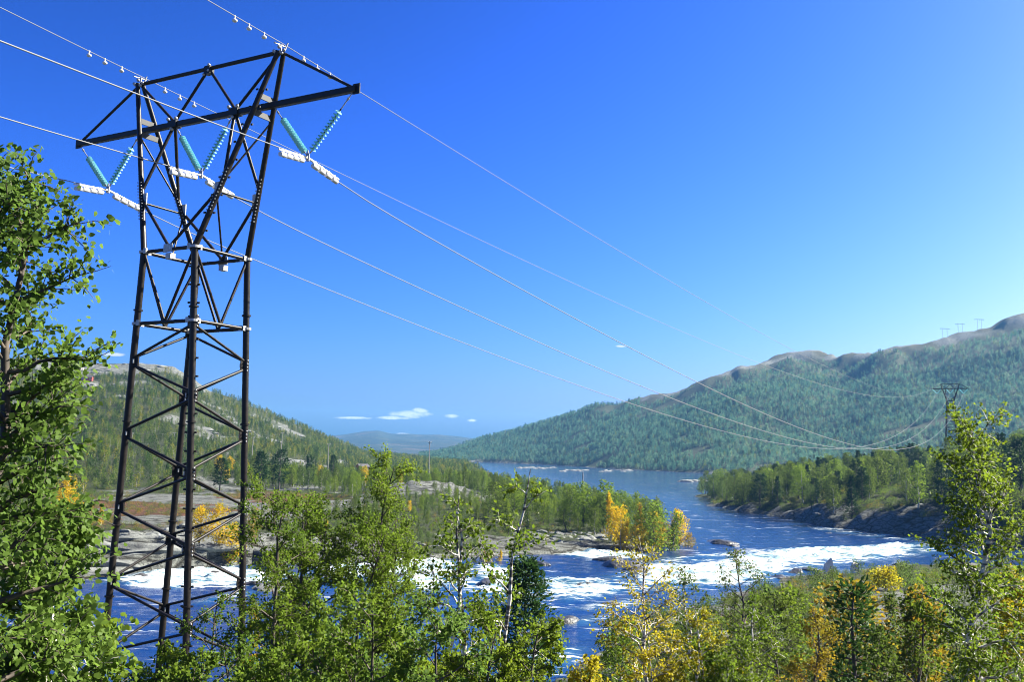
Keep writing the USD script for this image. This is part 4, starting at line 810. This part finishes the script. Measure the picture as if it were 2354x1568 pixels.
for px, depth, h, lab in [(610, 355, 14.0, 'broad dark pine on the heath, left of the pair right of the pylon'), (655, 370, 15.0, 'taller dark pine on the heath right of the pylon'), (520, 330, 12.0, 'pine on the heath seen between the pylon\'s legs'), (720, 400, 13.0, 'dark pine top rising behind the broad birch'), (775, 480, 13.0, 'dark pine on the left slope beside a wooden pole'), (1315, 330, 8.5, 'small pointed spruce among the peninsula birches')]:
    spot(col(px) * depth, depth, 'pine_c' if 'spruce' in lab else 'pine_' + 'ab'[len(SPOTS) % 2], h, '', label=lab)
for px, depth, h, lab in [(2300, 290, 15.5, 'tall dark pine behind the white-trunked birch at the right'), (2345, 270, 15.0, 'dark pine at the right picture edge above the river'), (2260, 330, 14.0, 'dark pine just right of the far pylon'), (2110, 380, 11.0, 'dark pine on the bank left of the far pylon'), (2070, 400, 9, 'lower dark pine on the bank further left of the far pylon')]:
    spot(col(px) * depth, depth, 'pine_' + 'ab'[len(SPOTS) % 2], h, '', label=lab)
def scatter_on(n, xr, yr, ok, gap, seed):
    g = np.random.default_rng(seed); m = n * 14
    x, y = g.uniform(*xr, m), g.uniform(*yr, m); z, rock, heath, d = terrain(x, y)
    good = ok(x, y, rock, heath, d, g.uniform(size=m)); cell, out = {}, []
    for a, b in zip(x[good], y[good]):
        key = (int(a // gap), int(b // gap))
        if any((a - p) ** 2 + (b - q) ** 2 < gap * gap for i in (-1, 0, 1) for j in (-1, 0, 1) for p, q in cell.get((key[0] + i, key[1] + j), ())):
            continue
        cell.setdefault(key, []).append((a, b)); out.append((a, b))
        if len(out) >= n:
            break
    return out
pen = scatter_on(520, (-130, 45), (185, 470), lambda x, y, rk, ht, d, r: (x < np.interp(y, [230, 300, 400, 545], [45, 37, 22, 6])) & (np.abs(x / y + 0.16) < 0.38) & (d > 1.5) & (rk < 0.55) & ((ht < 0.45) | (r > 0.95)) & ((x / y > -0.185) | (y > 390)), 2.9, 11)
for x, y in pen:
    w = rng.choice(['green', 'olive', 'grey', 'lime', 'gold', 'orange'], p=[0.25, 0.37, 0.18, 0.17, 0.03, 0.0])
    spot(x, y, f'{w}_birch_{rng.choice(list("aabcc"))}', rng.uniform(4.5, 9.0) * (0.75 if y < 230 else 1) * (0.5 if (-48 < x < -4 and y < 335) else 1), 'in the peninsula wood, ' + ('beside the open heath' if x / y < -0.19 else 'around the bare rock mound' if x / y < -0.04 else 'between mound and lone pole' if x / y < 0.07 else 'behind the golden row') + (', near the water' if y < 235 else ', further back' if y > 330 else ''))
rb = scatter_on(700, (75, 280), (235, 640), lambda x, y, rk, ht, d, r: (d > np.interp(y, [240, 300, 370], [7, 4, 1.0])) & (x > np.interp(y, [230, 300, 400, 545], [75, 66, 55, 60])) & (np.abs(x - 207 - (y - 469) * 0.56) > 5) & (x / y > 0.1) & (x / y < 0.56) & ~((x / y > 0.36) & (x / y < 0.45) & (y < 470) & (r < 0.25)), 3.4, 12)
def rb_where(x, y):
    return ('on the wooded point across the river' if x / y < 0.24 else 'on the far bank above the dark rocks' if x / y < 0.36 else 'on the far bank below the far pylon') + (' at the waterline' if y < 330 else ' in the back' if y > 450 else ' in the middle')
for x, y in rb:
    if rng.uniform() < 0.3:
        spot(x, y, f'pine_{rng.choice(list("abc"))}', rng.uniform(8.0, 13.0), rb_where(x, y)); continue
    w = rng.choice(['green', 'olive', 'grey', 'lime', 'gold'], p=[0.28, 0.56, 0.14, 0.02, 0.0])
    spot(x, y, f'{w}_birch_{rng.choice(list("aacc"))}', rng.uniform(7.5, 13.0), rb_where(x, y))
nb = scatter_on(60, (-5, 105), (45, 185), lambda x, y, rk, ht, d, r: (x / y > -0.05) & (x / y < 0.56) & (d > 6) & (y < np.interp(x, NEAR_CHAIN[:, 0], NEAR_CHAIN[:, 1])), 5.0, 13)
for x, y in nb:
    k = rng.choice(['shrub_a', 'shrub_b', 'shrub_c']); spot(x, y, k, rng.uniform(1.0, 2.2), 'on the rocky near bank by the river bend')
for i in range(46):
    px, dep = rng.uniform(1340, 2340), rng.uniform(28, 100)
    x = col(px) * dep
    if dep > np.interp(x, NEAR_CHAIN[:, 0], NEAR_CHAIN[:, 1]) - 9:
        continue
    zg = float(ground_z(x, dep)[0]); ytop = np.interp(px, [1340, 1500, 1750, 2000, 2340], [1430, 1385, 1352, 1335, 1320]) + rng.uniform(0, 50)
    h = at_depth(px, ytop, dep)[2] - zg
    if 1.3 < h < 6.5:
        w = rng.choice(['green', 'olive', 'grey', 'lime', 'gold', 'orange'], p=[0.14, 0.34, 0.22, 0.18, 0.05, 0.07])
        spot(x, dep, f'{w}_birch_{rng.choice(list("abc"))}', h, 'among the scrub of the near bank at the right')
# the largest in view become things of their own, the rest stand as one wood
order = sorted(range(len(SPOTS)), key=lambda i: (SPOTS[i][7] is not None, -SPOTS[i][3] / SPOTS[i][1]))
keep, rest = set(order[:350]), []
SX, SY = np.array([s[0] for s in SPOTS]), np.array([s[1] for s in SPOTS])
SZ = ground_z(SX, SY)
NAT = dict(pine=12.0, shrub=2.0)
def natural(k):
    return NAT.get(k.split('_')[0], 9.0)
for i in range(len(SPOTS)):
    x, y, k, h, nm, lab, c, grp = SPOTS[i]
    s = h / natural(k); sw = s * rng.uniform(1.0, 1.4)
    if i in keep:
        copy_of(KINDS[k], nm, lab, c, grp, (x, y, SZ[i] - 0.1), rng.uniform(0, 6.28), (sw, sw, s))
    else:
        rest.append((x, y, SZ[i] - 0.1, k, s))
def instancer(name, protos, P, which, yaw, scale, label, cat):
    pi = UsdGeom.PointInstancer.Define(stage, numbered(name)); base = str(pi.GetPath())
    for j, (w, l, bark, lm) in enumerate(protos):
        x = UsdGeom.Xform.Define(stage, f'{base}/kinds/kind_{j:02d}')
        if w is not None:
            usdkit.mesh(stage, f'{x.GetPath()}/trunk', w, bark)
        usdkit.mesh(stage, f'{x.GetPath()}/crown', l, lm)
        pi.GetPrototypesRel().AddTarget(x.GetPath())
    pi.CreatePositionsAttr(Vt.Vec3fArray.FromNumpy(np.asarray(P, np.float32)))
    pi.CreateProtoIndicesAttr(Vt.IntArray.FromNumpy(np.asarray(which, np.int32)))
    q = np.stack([np.cos(yaw / 2), 0 * yaw, 0 * yaw, np.sin(yaw / 2)], 1)
    pi.CreateOrientationsAttr(Vt.QuathArray([Gf.Quath(float(a), 0.0, 0.0, float(d)) for a, _, _, d in q]))
    pi.CreateScalesAttr(Vt.Vec3fArray.FromNumpy(np.asarray(scale, np.float32)))
    tag(pi, label, cat, kind='stuff')
# far woods
def far_protos(seed, n, size, hill=False):
    out = []
    g = [(L_FAR_D, BARK_D), (L_FAR, BARK_D), (L_FAR_L, BARK_D), (L_FAR_D, BARK_D), (L_FAR_Y, BARK_W), (L_FAR_L, BARK_W)]
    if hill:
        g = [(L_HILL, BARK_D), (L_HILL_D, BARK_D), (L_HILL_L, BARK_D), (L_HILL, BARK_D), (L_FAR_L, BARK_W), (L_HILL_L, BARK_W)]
    for j, (lm, bk) in enumerate(g):
        w, l = clump_tree(seed + j, 8.0, [2.2, 1.8, 2.4, 2.0, 1.9, 2.1][j], base=0.12, n=n, size=size, shape=['oval', 'column', 'oval', 'column', 'oval', 'oval'][j], lobes=8)
        out.append((w, l, bk, lm))
    w, l = pine(seed + 9, 10.0, 1.9, tiers=8, per=5, n=max(4, n // 45), size=size * 1.2, base=0.12, conic=True); out.append((w, l, BARK_D, L_PINE))
    return out
def wood(name, label, n, ur, yr, ok, seed, dens, size, weights, hr):
    g = np.random.default_rng(seed)
    y = np.sqrt(g.uniform(yr[0] ** 2, yr[1] ** 2, n)); u = g.uniform(*ur, n); x = u * y
    z, rock, heath, d = terrain(x, y)
    m = ok(x, y, u, z, rock, heath, d, g); x, y, z = x[m], y[m], z[m]
    k = len(x); h = g.uniform(*hr, k) / 8.0
    instancer(name, far_protos(seed, dens, size, hr[1] == 7.5), np.stack([x, y, z - 0.2], 1), g.choice(7, k, p=weights), g.uniform(0, 6.28, k), np.stack([h * g.uniform(0.9, 1.3, k), h * g.uniform(0.9, 1.3, k), h], 1), label, 'wood')
    return k
def right_ok(x, y, u, z, rock, heath, d, g):
    rr = np.interp(u, RIGHT_RIDGE[0], RIGHT_RIDGE[1]); q = y / rr
    clear = fbm2(x * 0.45, y, 60, 31, 4)
    p = np.where(q > 0.965, 0.0, np.where(q > 0.90, 0.35, 1.0)); p = np.where(u < 0.13, np.maximum(p, 0.8), p)
    return (d > 4) & (y < rr * 1.02) & (x > -60 - (y - 1210) * 0.25) & (clear < 0.13) & (g.uniform(size=len(x)) < p)
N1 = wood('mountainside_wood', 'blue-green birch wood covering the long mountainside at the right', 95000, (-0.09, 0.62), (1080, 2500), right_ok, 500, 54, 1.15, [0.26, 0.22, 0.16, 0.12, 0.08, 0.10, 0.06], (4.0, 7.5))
def left_ok(x, y, u, z, rock, heath, d, g):
    rr = np.interp(u, LEFT_RIDGE[0], LEFT_RIDGE[1]); q = y / rr
    mid_ = np.interp(y, [300, 400, 545, 1000, 1900], [37, 22, 5, -33, -95])
    p = np.where(q > 0.9, 0.55, 0.97)
    for pu, py in ((-0.4266, 780), (-0.4348, 850), (-0.146, 640)):
        p = np.where((np.abs(u - pu) < 9.0 / py) & (y > py - 60) & (y < py + 9), 0.0, p)
    return (d > 3) & (y < rr * 1.03) & (x < mid_) & (rock < 0.4) & (heath < 0.5) & (g.uniform(size=len(x)) < p) & ((y > 470) | (u < -0.42) | ((y > 330) & (u < -0.24)))
N2 = wood('hillside_wood', 'mixed green birch wood covering the hillside at the left', 46000, (-0.75, 0.0), (300, 1500), left_ok, 520, 130, 0.72, [0.20, 0.20, 0.22, 0.10, 0.12, 0.12, 0.04], (2.6, 5.2))
def rbw_ok(x, y, u, z, rock, heath, d, g):
    return (d > 14) & (x > np.interp(y, [300, 545, 1000], [90, 110, 300])) & (np.hypot(x - T2[0], y - T2[1]) > 9)
N3 = wood('right_bank_wood', 'dense wood behind the far pylon on the right bank', 2600, (0.12, 0.62), (430, 1000), rbw_ok, 540, 260, 0.55, [0.2, 0.16, 0.26, 0.16, 0.06, 0.08, 0.08], (5.5, 9))
if rest:
    names = sorted(set(r[3] for r in rest)); protos = []
    for nm in names:
        kp = KINDS[nm]
        def grab(p):
            m = UsdGeom.Mesh(stage.GetPrimAtPath(p)); return np.array(m.GetPointsAttr().Get()), np.array(m.GetFaceVertexIndicesAttr().Get()).reshape(-1, 3)
        lm = UsdShade.MaterialBindingAPI(stage.GetPrimAtPath(kp + '/crown')).GetDirectBinding().GetMaterial(); bk = UsdShade.MaterialBindingAPI(stage.GetPrimAtPath(kp + '/trunk')).GetDirectBinding().GetMaterial()
        protos.append((grab(kp + '/trunk'), grab(kp + '/crown'), bk, lm))
    instancer('background_wood', protos, [r[:3] for r in rest], [names.index(r[3]) for r in rest], rng.uniform(0, 6.28, len(rest)), [(r[4],) * 3 for r in rest], 'further trees of the peninsula and right bank that merge into one wood', 'wood')
# undergrowth on the near bank and heath plants
def small_protos():
    out = []
    for j, lm in enumerate((L_OLIVE, L_GREEN, L_ORANGE, L_GREY)):
        w, l = clump_tree(600 + j, 0.6, 0.45, base=0.02, n=130, size=0.075, shape='bush', lobes=6); out.append((w, l, BARK_D, lm))
    return out
g = np.random.default_rng(77)
n = 9000; y = 6 + 180 * g.uniform(size=n) ** 1.6; u = g.uniform(-0.58, 0.58, n); x = u * y
z, rock, heath, d = terrain(x, y)
m = (d > 1.5) & (y < np.interp(x, NEAR_CHAIN[:, 0], NEAR_CHAIN[:, 1])) & (rock + fbm2(x, y, 5, 41) * 0.8 < 0.62)
x, y, z = x[m], y[m], z[m]; k = len(x); s = g.uniform(0.5, 1.5, k)
instancer('undergrowth', small_protos(), np.stack([x, y, z - 0.05], 1), g.choice(4, k, p=[0.4, 0.3, 0.12, 0.18]), g.uniform(0, 6.28, k), np.stack([s, s, s], 1), 'low undergrowth of dwarf birch and bilberry covering the near bank', 'undergrowth')
n = 26000; y = g.uniform(165, 480, n); u = g.uniform(-0.56, 0.56, n); x = u * y
z, rock, heath, d = terrain(x, y)
pen_m = (d > 1) & (y > np.interp(x, NEAR_CHAIN[:, 0], NEAR_CHAIN[:, 1]) + 8) & ((y < 360) | (x > 45)) & (rock + fbm2(x, y, 7, 42) * 0.9 < 0.55)
x, y, z = x[pen_m], y[pen_m], z[pen_m]; hh = heath[pen_m]; k = len(x); s = g.uniform(0.6, 1.5, k) * np.where(x > 60, 1.8, 1.0)
instancer('heather', small_protos(), np.stack([x, y, z - 0.05], 1), np.where(g.uniform(size=k) < np.where(hh > 0.4, 0.4, 0.08), 2, g.choice([0, 1, 3], k)), g.uniform(0, 6.28, k), np.stack([s * 1.3, s * 1.3, s * 0.9], 1), 'low red heather and dwarf shrubs carpeting the open ground across the river', 'heather')

# ------------------------------------------------------------------ rocks
def boulder(seed, sub=3):
    m = trimesh.creation.icosphere(sub, 1.0); v = m.vertices
    r = np.random.default_rng(seed)
    for _ in range(9):                                             # knock facets off
        nrm = unit(r.normal(size=3)); c = r.uniform(0.55, 0.85); h = v @ nrm
        v = v - np.outer(np.maximum(0, h - c), nrm) * 0.92
    v = v * (1 + (meshkit.fbm(v * 2.2 + seed, 4, seed)[:, None] - 0.5) * 0.35)
    return trimesh.Trimesh(v * r.uniform([0.9, 0.7, 0.45], [1.2, 1.0, 0.7]), m.faces, process=False)
for j in range(5):
    stage.CreateClassPrim(f'/World/boulder_{"abcde"[j]}_kind')
    usdkit.mesh(stage, f'/World/boulder_{"abcde"[j]}_kind/stone', boulder(700 + j), ROCK, smooth=35)
    stage.CreateClassPrim(f'/World/wet_boulder_{"abcde"[j]}_kind')
    usdkit.mesh(stage, f'/World/wet_boulder_{"abcde"[j]}_kind/stone', boulder(710 + j), WETROCK, smooth=35)
def rock(px, py, size, label, group=None, flat=1.0, z=0.0, rz=None, wet=False):
    q = on_plane(px, py, z); zz = max(z, float(ground_z(q[0], q[1])[0])) if z == 0 else z
    copy_of(f'/World/{"wet_" * wet}boulder_{rng.choice(list("abcde"))}_kind', 'boulder', label, 'boulder', group, (q[0], q[1], zz - 0.1 * size), rng.uniform(0, 6.28) if rz is None else rz, (size, size * rng.uniform(0.7, 1), size * flat))
for px, py, s, fl, lab in [(1432, 1302, 4.0, 0.6, 'large grey rock ledge parting the rapids in mid river'), (1465, 1318, 3.0, 0.55, 'smaller rock at the right end of the mid-river ledge'), (1400, 1290, 2.4, 0.5, 'low wet rock at the left end of the mid-river ledge'),
        (640, 1352, 3.6, 0.45, 'flat pale rock in the river right of the pylon\'s right leg'), (590, 1345, 2.0, 0.5, 'wet rock in the river touching the pylon\'s right leg'), (700, 1340, 2.6, 0.5, 'rock in the rapids behind the broad birch'),
        (930, 1300, 2.2, 0.6, 'rock at the head of the rapids left of the slender birches'), (915, 1330, 2.4, 0.6, 'dark rock in the rapids behind the broad birch'), (1640, 1246, 2.6, 0.5, 'rock at the root of the stone spit off the peninsula'), (1665, 1251, 2.6, 0.5, 'middle rock of the stone spit off the peninsula'), (1683, 1256, 1.8, 0.5, 'outermost rock of the stone spit off the peninsula'), (1695, 1266, 0.9, 0.4, 'small wet rock beyond the stone spit'),
        (960, 1322, 1.6, 0.7, 'jagged rock splitting the white water left of the slender birches'), (1120, 1345, 1.8, 0.6, 'wet rock in the middle rapids right of the slender birches'), (1245, 1300, 1.5, 0.6, 'dark rock between the two middle foam bands'), (1350, 1345, 1.7, 0.5, 'dark rock in the fan of foam below the river ledge'), (1540, 1322, 2.0, 0.55, 'rock at the left end of the broad foam'), (330, 1330, 1.8, 0.6, 'wet rock in the rapids behind the pylon\'s left leg'), (500, 1318, 1.3, 0.6, 'rock in the rapids between the pylon\'s front and right legs'), (1300, 1432, 1.6, 0.6, 'rock in the lower river left of the white-trunked yellow birch'), (1400, 1392, 1.4, 0.5, 'rock awash just left of the yellow birch\'s airy top'),
        (1830, 1318, 2.4, 0.5, 'flat dark rock at the foam\'s edge on the near bank'), (1790, 1330, 1.9, 0.45, 'low rock awash in the foam by the near bank'), (1870, 1312, 2.2, 0.6, 'rock beside the broken stone pier'), (2060, 1300, 1.2, 0.6, 'rock on the near shore under the river bend'),
        (1880, 1204, 1.5, 0.5, 'pale rock at the foot of the dark right bank'), (1930, 1217, 1.6, 0.4, 'second pale rock at the foot of the dark right bank'), (1905, 1226, 1.2, 0.25, 'rock barely awash below the dark right bank'), (1985, 1418, 1.0, 0.7, 'rounded grey rock among shrubs at the right')]:
    rock(px, py, s * 1.25, lab, flat=fl * 1.15, wet='pale' not in lab and 'shrubs' not in lab)
for i in range(84):
    px = rng.uniform(1195, 1400) if i < 40 else rng.uniform(640, 1195) if i < 62 else rng.uniform(200, 620)
    py = np.interp(px, [200, 430, 600, 1200, 1400], [1312, 1296, 1288, 1266, 1259]) - rng.uniform(0, 18)
    rock(px, py, rng.uniform(0.7, 2.0), 'pale boulder on the stony shore of the peninsula', 'pale boulders on the stony shore of the peninsula', flat=0.8)
for i in range(64):
    px, py = rng.uniform(205, 620), rng.uniform(1196, 1300)
    if px > 430 and py < 1235:
        continue
    q = on_plane(px, py, 2.5 + 2.5 * (1300 - py) / 100); zz = float(ground_z(q[0], q[1])[0])
    if zz > 0.3:
        sz = rng.uniform(1.2, 4.2); fl = rng.uniform(0.35, 0.7)
        copy_of(f'/World/boulder_{rng.choice(list("abcde"))}_kind', 'rock_ledge', 'grey rock ledge of the bare slab beyond the pylon\'s legs', 'rock ledge', 'grey rock ledges of the bare slab beyond the pylon', (q[0], q[1], zz - 0.25 * sz * fl), rng.normal(0.5, 0.35), (sz * 1.3, sz * 0.7, sz * fl))
g = np.random.default_rng(91); oy = g.uniform(430, 930, 2600); ox = g.uniform(-0.50, -0.17, 2600) * oy
oz, orock, _, _ = terrain(ox, oy); pick = np.flatnonzero((orock > 0.55) & (oy < np.interp(ox / oy, LEFT_RIDGE[0], LEFT_RIDGE[1]) * 1.0))[:110]
for i in pick:
    sz = g.uniform(2.5, 6.5)
    copy_of(f'/World/boulder_{g.choice(list("abcde"))}_kind', 'rock_outcrop', 'pale rock outcrop on the left hillside' + (' near its top' if oz[i] > 62 else ', half way up' if oz[i] > 30 else ', low on the slope'), 'rock outcrop', 'pale rock outcrops on the left hillside', (ox[i], oy[i], oz[i] - 0.2 * sz), g.uniform(0, 6.28), (sz * 1.4, sz, sz * 0.6))
for i in range(26):
    u = rng.uniform(1200, 2300); dpt = rng.uniform(50, 130); x = col(u) * dpt
    if dpt < np.interp(x, NEAR_CHAIN[:, 0], NEAR_CHAIN[:, 1]) - 4:
        zz = float(ground_z(x, dpt)[0]); s = rng.uniform(0.5, 1.5)
        copy_of(f'/World/boulder_{rng.choice(list("abcde"))}_kind', 'boulder', 'grey boulder among the shrubs of the near bank', 'boulder', 'grey boulders among the shrubs of the near bank', (x, dpt, zz), rng.uniform(0, 6.28), (s, s, s * 0.7))
for x0, x1, py, nn, lab in ((1378, 1452, 1083, 9, 'stone of the longest gravel bar in the lake'), (1190, 1275, 1077, 10, 'stone of the scattered gravel bar left in the lake'), (1290, 1345, 1083, 7, 'stone of the small middle bar in the lake'), (1570, 1625, 1106, 8, 'stone of the bar off the wooded point')):
    for i in range(nn):
        rock(x0 + (x1 - x0) * (i + rng.uniform(0.1, 0.9)) / nn, py + rng.uniform(-2, 2), rng.uniform(4.0, 8.0), lab, lab.replace('stone', 'stones'), flat=0.6)

# ------------------------------------------------------------------ broken stone pier on the near shore
def block(verts, name, label, m=CONCRETE):
    hull = trimesh.convex.convex_hull(np.array(verts, float)); hull = hull.subdivide().subdivide()
    v = hull.vertices + (meshkit.fbm(hull.vertices * 2.0, 3, 5)[:, None] - 0.5) * 0.12
    return tag(obj(name, (v, hull.faces), m), label, 'stone pier')
q = on_plane(1905, 1312, 0.6)
block([q + np.array(v) for v in ((-0.9, -0.6, -0.6), (0.9, -0.6, -0.6), (0.9, 0.7, -0.6), (-0.9, 0.7, -0.6), (-0.75, -0.5, 1.2), (0.55, -0.5, 1.8), (0.62, 0.5, 1.7), (-0.7, 0.5, 1.0), (0.45, 0.0, 2.3))], 'stone_pier', 'broken tan stone pier stump with a pointed top at the edge of the foam')
q = on_plane(1965, 1306, 0.6)
block([q + np.array(v) for v in ((-0.7, -0.5, -0.6), (0.7, -0.5, -0.6), (0.7, 0.5, -0.6), (-0.7, 0.5, -0.6), (-0.5, -0.4, 0.8), (0.5, -0.4, 0.7), (0.5, 0.4, 0.9), (-0.5, 0.4, 0.8))], 'stone_pier', 'lower second stump of the old stone pier, to its right')

# ------------------------------------------------------------------ cabins
def cabin(px, depth, L, W, hgt, wallm, label, rz):
    x = col(px) * depth; z = float(ground_z(x, depth)[0])
    t = thing('cabin', label, 'cabin', loc=(x, depth, z), rz=rz)
    obj('wall', trimesh.creation.box((L, W, hgt), trimesh.transformations.translation_matrix((0, 0, hgt / 2))), wallm, t)
    s = W / 2 + 0.5; e = L / 2 + 0.4; rh = 0.33 * W
    prof = [(-s, hgt - 0.15), (0, hgt + rh), (s, hgt - 0.15), (s, hgt + 0.05), (0, hgt + rh + 0.22), (-s, hgt + 0.05)]
    v = np.array([(k, a, b) for k in (-e, e) for a, b in prof])
    f = [(i, (i + 1) % 6, 6 + (i + 1) % 6) for i in range(6)] + [(i, 6 + (i + 1) % 6, 6 + i) for i in range(6)] + [(0, 1, 4), (0, 4, 5), (1, 2, 3), (1, 3, 4), (6, 10, 7), (6, 11, 10), (7, 9, 8), (7, 10, 9)]
    obj('roof', (v, np.array(f)), DARKROOF, t)
    for k in (-L / 2, L / 2):
        obj('gable', (np.array([(k, a, b) for a, b in ((-W / 2, hgt), (W / 2, hgt), (0, hgt + rh - 0.1))]), np.array([(0, 1, 2)])), wallm, t)
    for k in (-0.3, 0.05, 0.33):
        w = obj('window', trimesh.creation.box((0.9, 0.08, 0.9), trimesh.transformations.translation_matrix((k * L, -W / 2 - 0.03, hgt * 0.58))), WINDOW, t)
        obj('frame', cat_([trimesh.creation.box((1.1, 0.1, 0.1), trimesh.transformations.translation_matrix((k * L, -W / 2 - 0.05, hgt * 0.58 + a))) for a in (-0.5, 0.5)] + [trimesh.creation.box((0.1, 0.1, 1.1), trimesh.transformations.translation_matrix((k * L + a, -W / 2 - 0.05, hgt * 0.58))) for a in (-0.5, 0.5)]), WHITETRIM, w)
cabin(201, 780, 8.5, 5.5, 2.8, RED, 'small red cabin high on the left hillside', 0.2)
cabin(182, 850, 6.0, 4.5, 2.6, GREYWALL, 'small grey cabin near the left hilltop', -0.2)
cabin(843, 640, 7.0, 5.0, 3.0, RED, 'dark red hut in the trees at the foot of the left hill', 0.7)

# ------------------------------------------------------------------ wooden poles and their line
def pole(px, top, depth, label, arm=True, sink=None):
    q = at_depth(px, top, depth); z = float(ground_z(q[0], q[1])[0])
    t = thing('utility_pole', label, 'utility pole', loc=(q[0], q[1], z))
    H = max(q[2] - z, 6.0)
    obj('post', rod((0, 0, -0.3), (0, 0, H), 0.22, 8, 0.17), POLEWOOD, t, 40)
    if arm:
        obj('crosspiece', beam((-0.8, 0, H - 0.5), (0.8, 0, H - 0.5), 0.14, 0.16), POLEWOOD, t)
        obj('insulator', cat_([trimesh.creation.cylinder(0.08, 0.3, sections=8, transform=trimesh.transformations.translation_matrix((a, 0, H - 0.25))) for a in (-0.7, 0.7)]), WHITE, t)
    return q[0], q[1], z + H - 0.1
tops = [pole(159, 990, 470, 'leftmost wooden pole on the slope, seen past the big birch'), pole(303, 1010, 480, 'wooden pole on the slope just right of the pylon\'s left leg'), pole(400, 1015, 500, 'thin wooden pole behind the pylon\'s back leg'),
        pole(582, 1005, 540, 'thin wooden pole just right of the pylon\'s right leg'), pole(649, 994, 560, 'tall wooden pole on the left slope above the pines'), pole(756, 1020, 520, 'pale wooden pole beside a dark pine right of the pylon'), pole(988, 1015, 420, 'pale wooden pole on the mound in the middle of the picture')]
pole(1340, 1087, 330, 'pale wooden pole rising from the peninsula trees in front of the water', False)
for (a, b) in zip(tops[:-1], tops[1:]):
    tag(obj('pole_wire', tube(span(np.array(a), np.array(b), 0.9, 14), 0.014, 4), POLEWOOD, None, True), 'thin wire between the wooden poles on the left slope', 'wire', 'thin wires between the wooden poles on the left slope')

# ------------------------------------------------------------------ small portal pylons on the right skyline
for px, top, lab in ((2172, 754, 'tiny portal pylon on the right skyline, leftmost of three'), (2207, 743, 'tiny portal pylon on the right skyline, in the dip of the ridge'), (2251, 733, 'tiny portal pylon on the right skyline, rightmost of three')):
    dep = 1850.0; q = at_depth(px, top, dep); z = float(ground_z(q[0], q[1])[0]); H = max(q[2] - z, 9.0)
    t = thing('portal_pylon', lab, 'pylon', loc=(q[0], q[1], z))
    for s in (-1, 1):
        obj('leg', rod((s * 4.0, 0, -1), (s * 4.0, 0, H), 0.3, 6, 0.22), POLEWOOD, t)
    obj('crossarm', beam((-9, 0, H - 1.2), (9, 0, H - 1.2), 0.5, 0.6), POLEWOOD, t)
    for s in (-8, 0, 8):
        obj('insulator', rod((s, 0, H - 1.4), (s, 0, H - 3.2), 0.28, 6), GLASS, t)

# ------------------------------------------------------------------ haze
HAZE = 0.00005
hz = mat('haze', {'v': ('principled_volume', dict(color=(0.20, 0.52, 1.0), density=HAZE, anisotropy=0.2))}, surface=None, volume='v.volume')
zmax = max(float(GV[:, 2].max()) + 15, 60)
o = obj('haze', trimesh.creation.box(bounds=[(-9300, -9300, -6), (9300, 9300, zmax)]), hz)
tag(o, 'thin blue air lying in the valley', 'haze', kind='stuff')
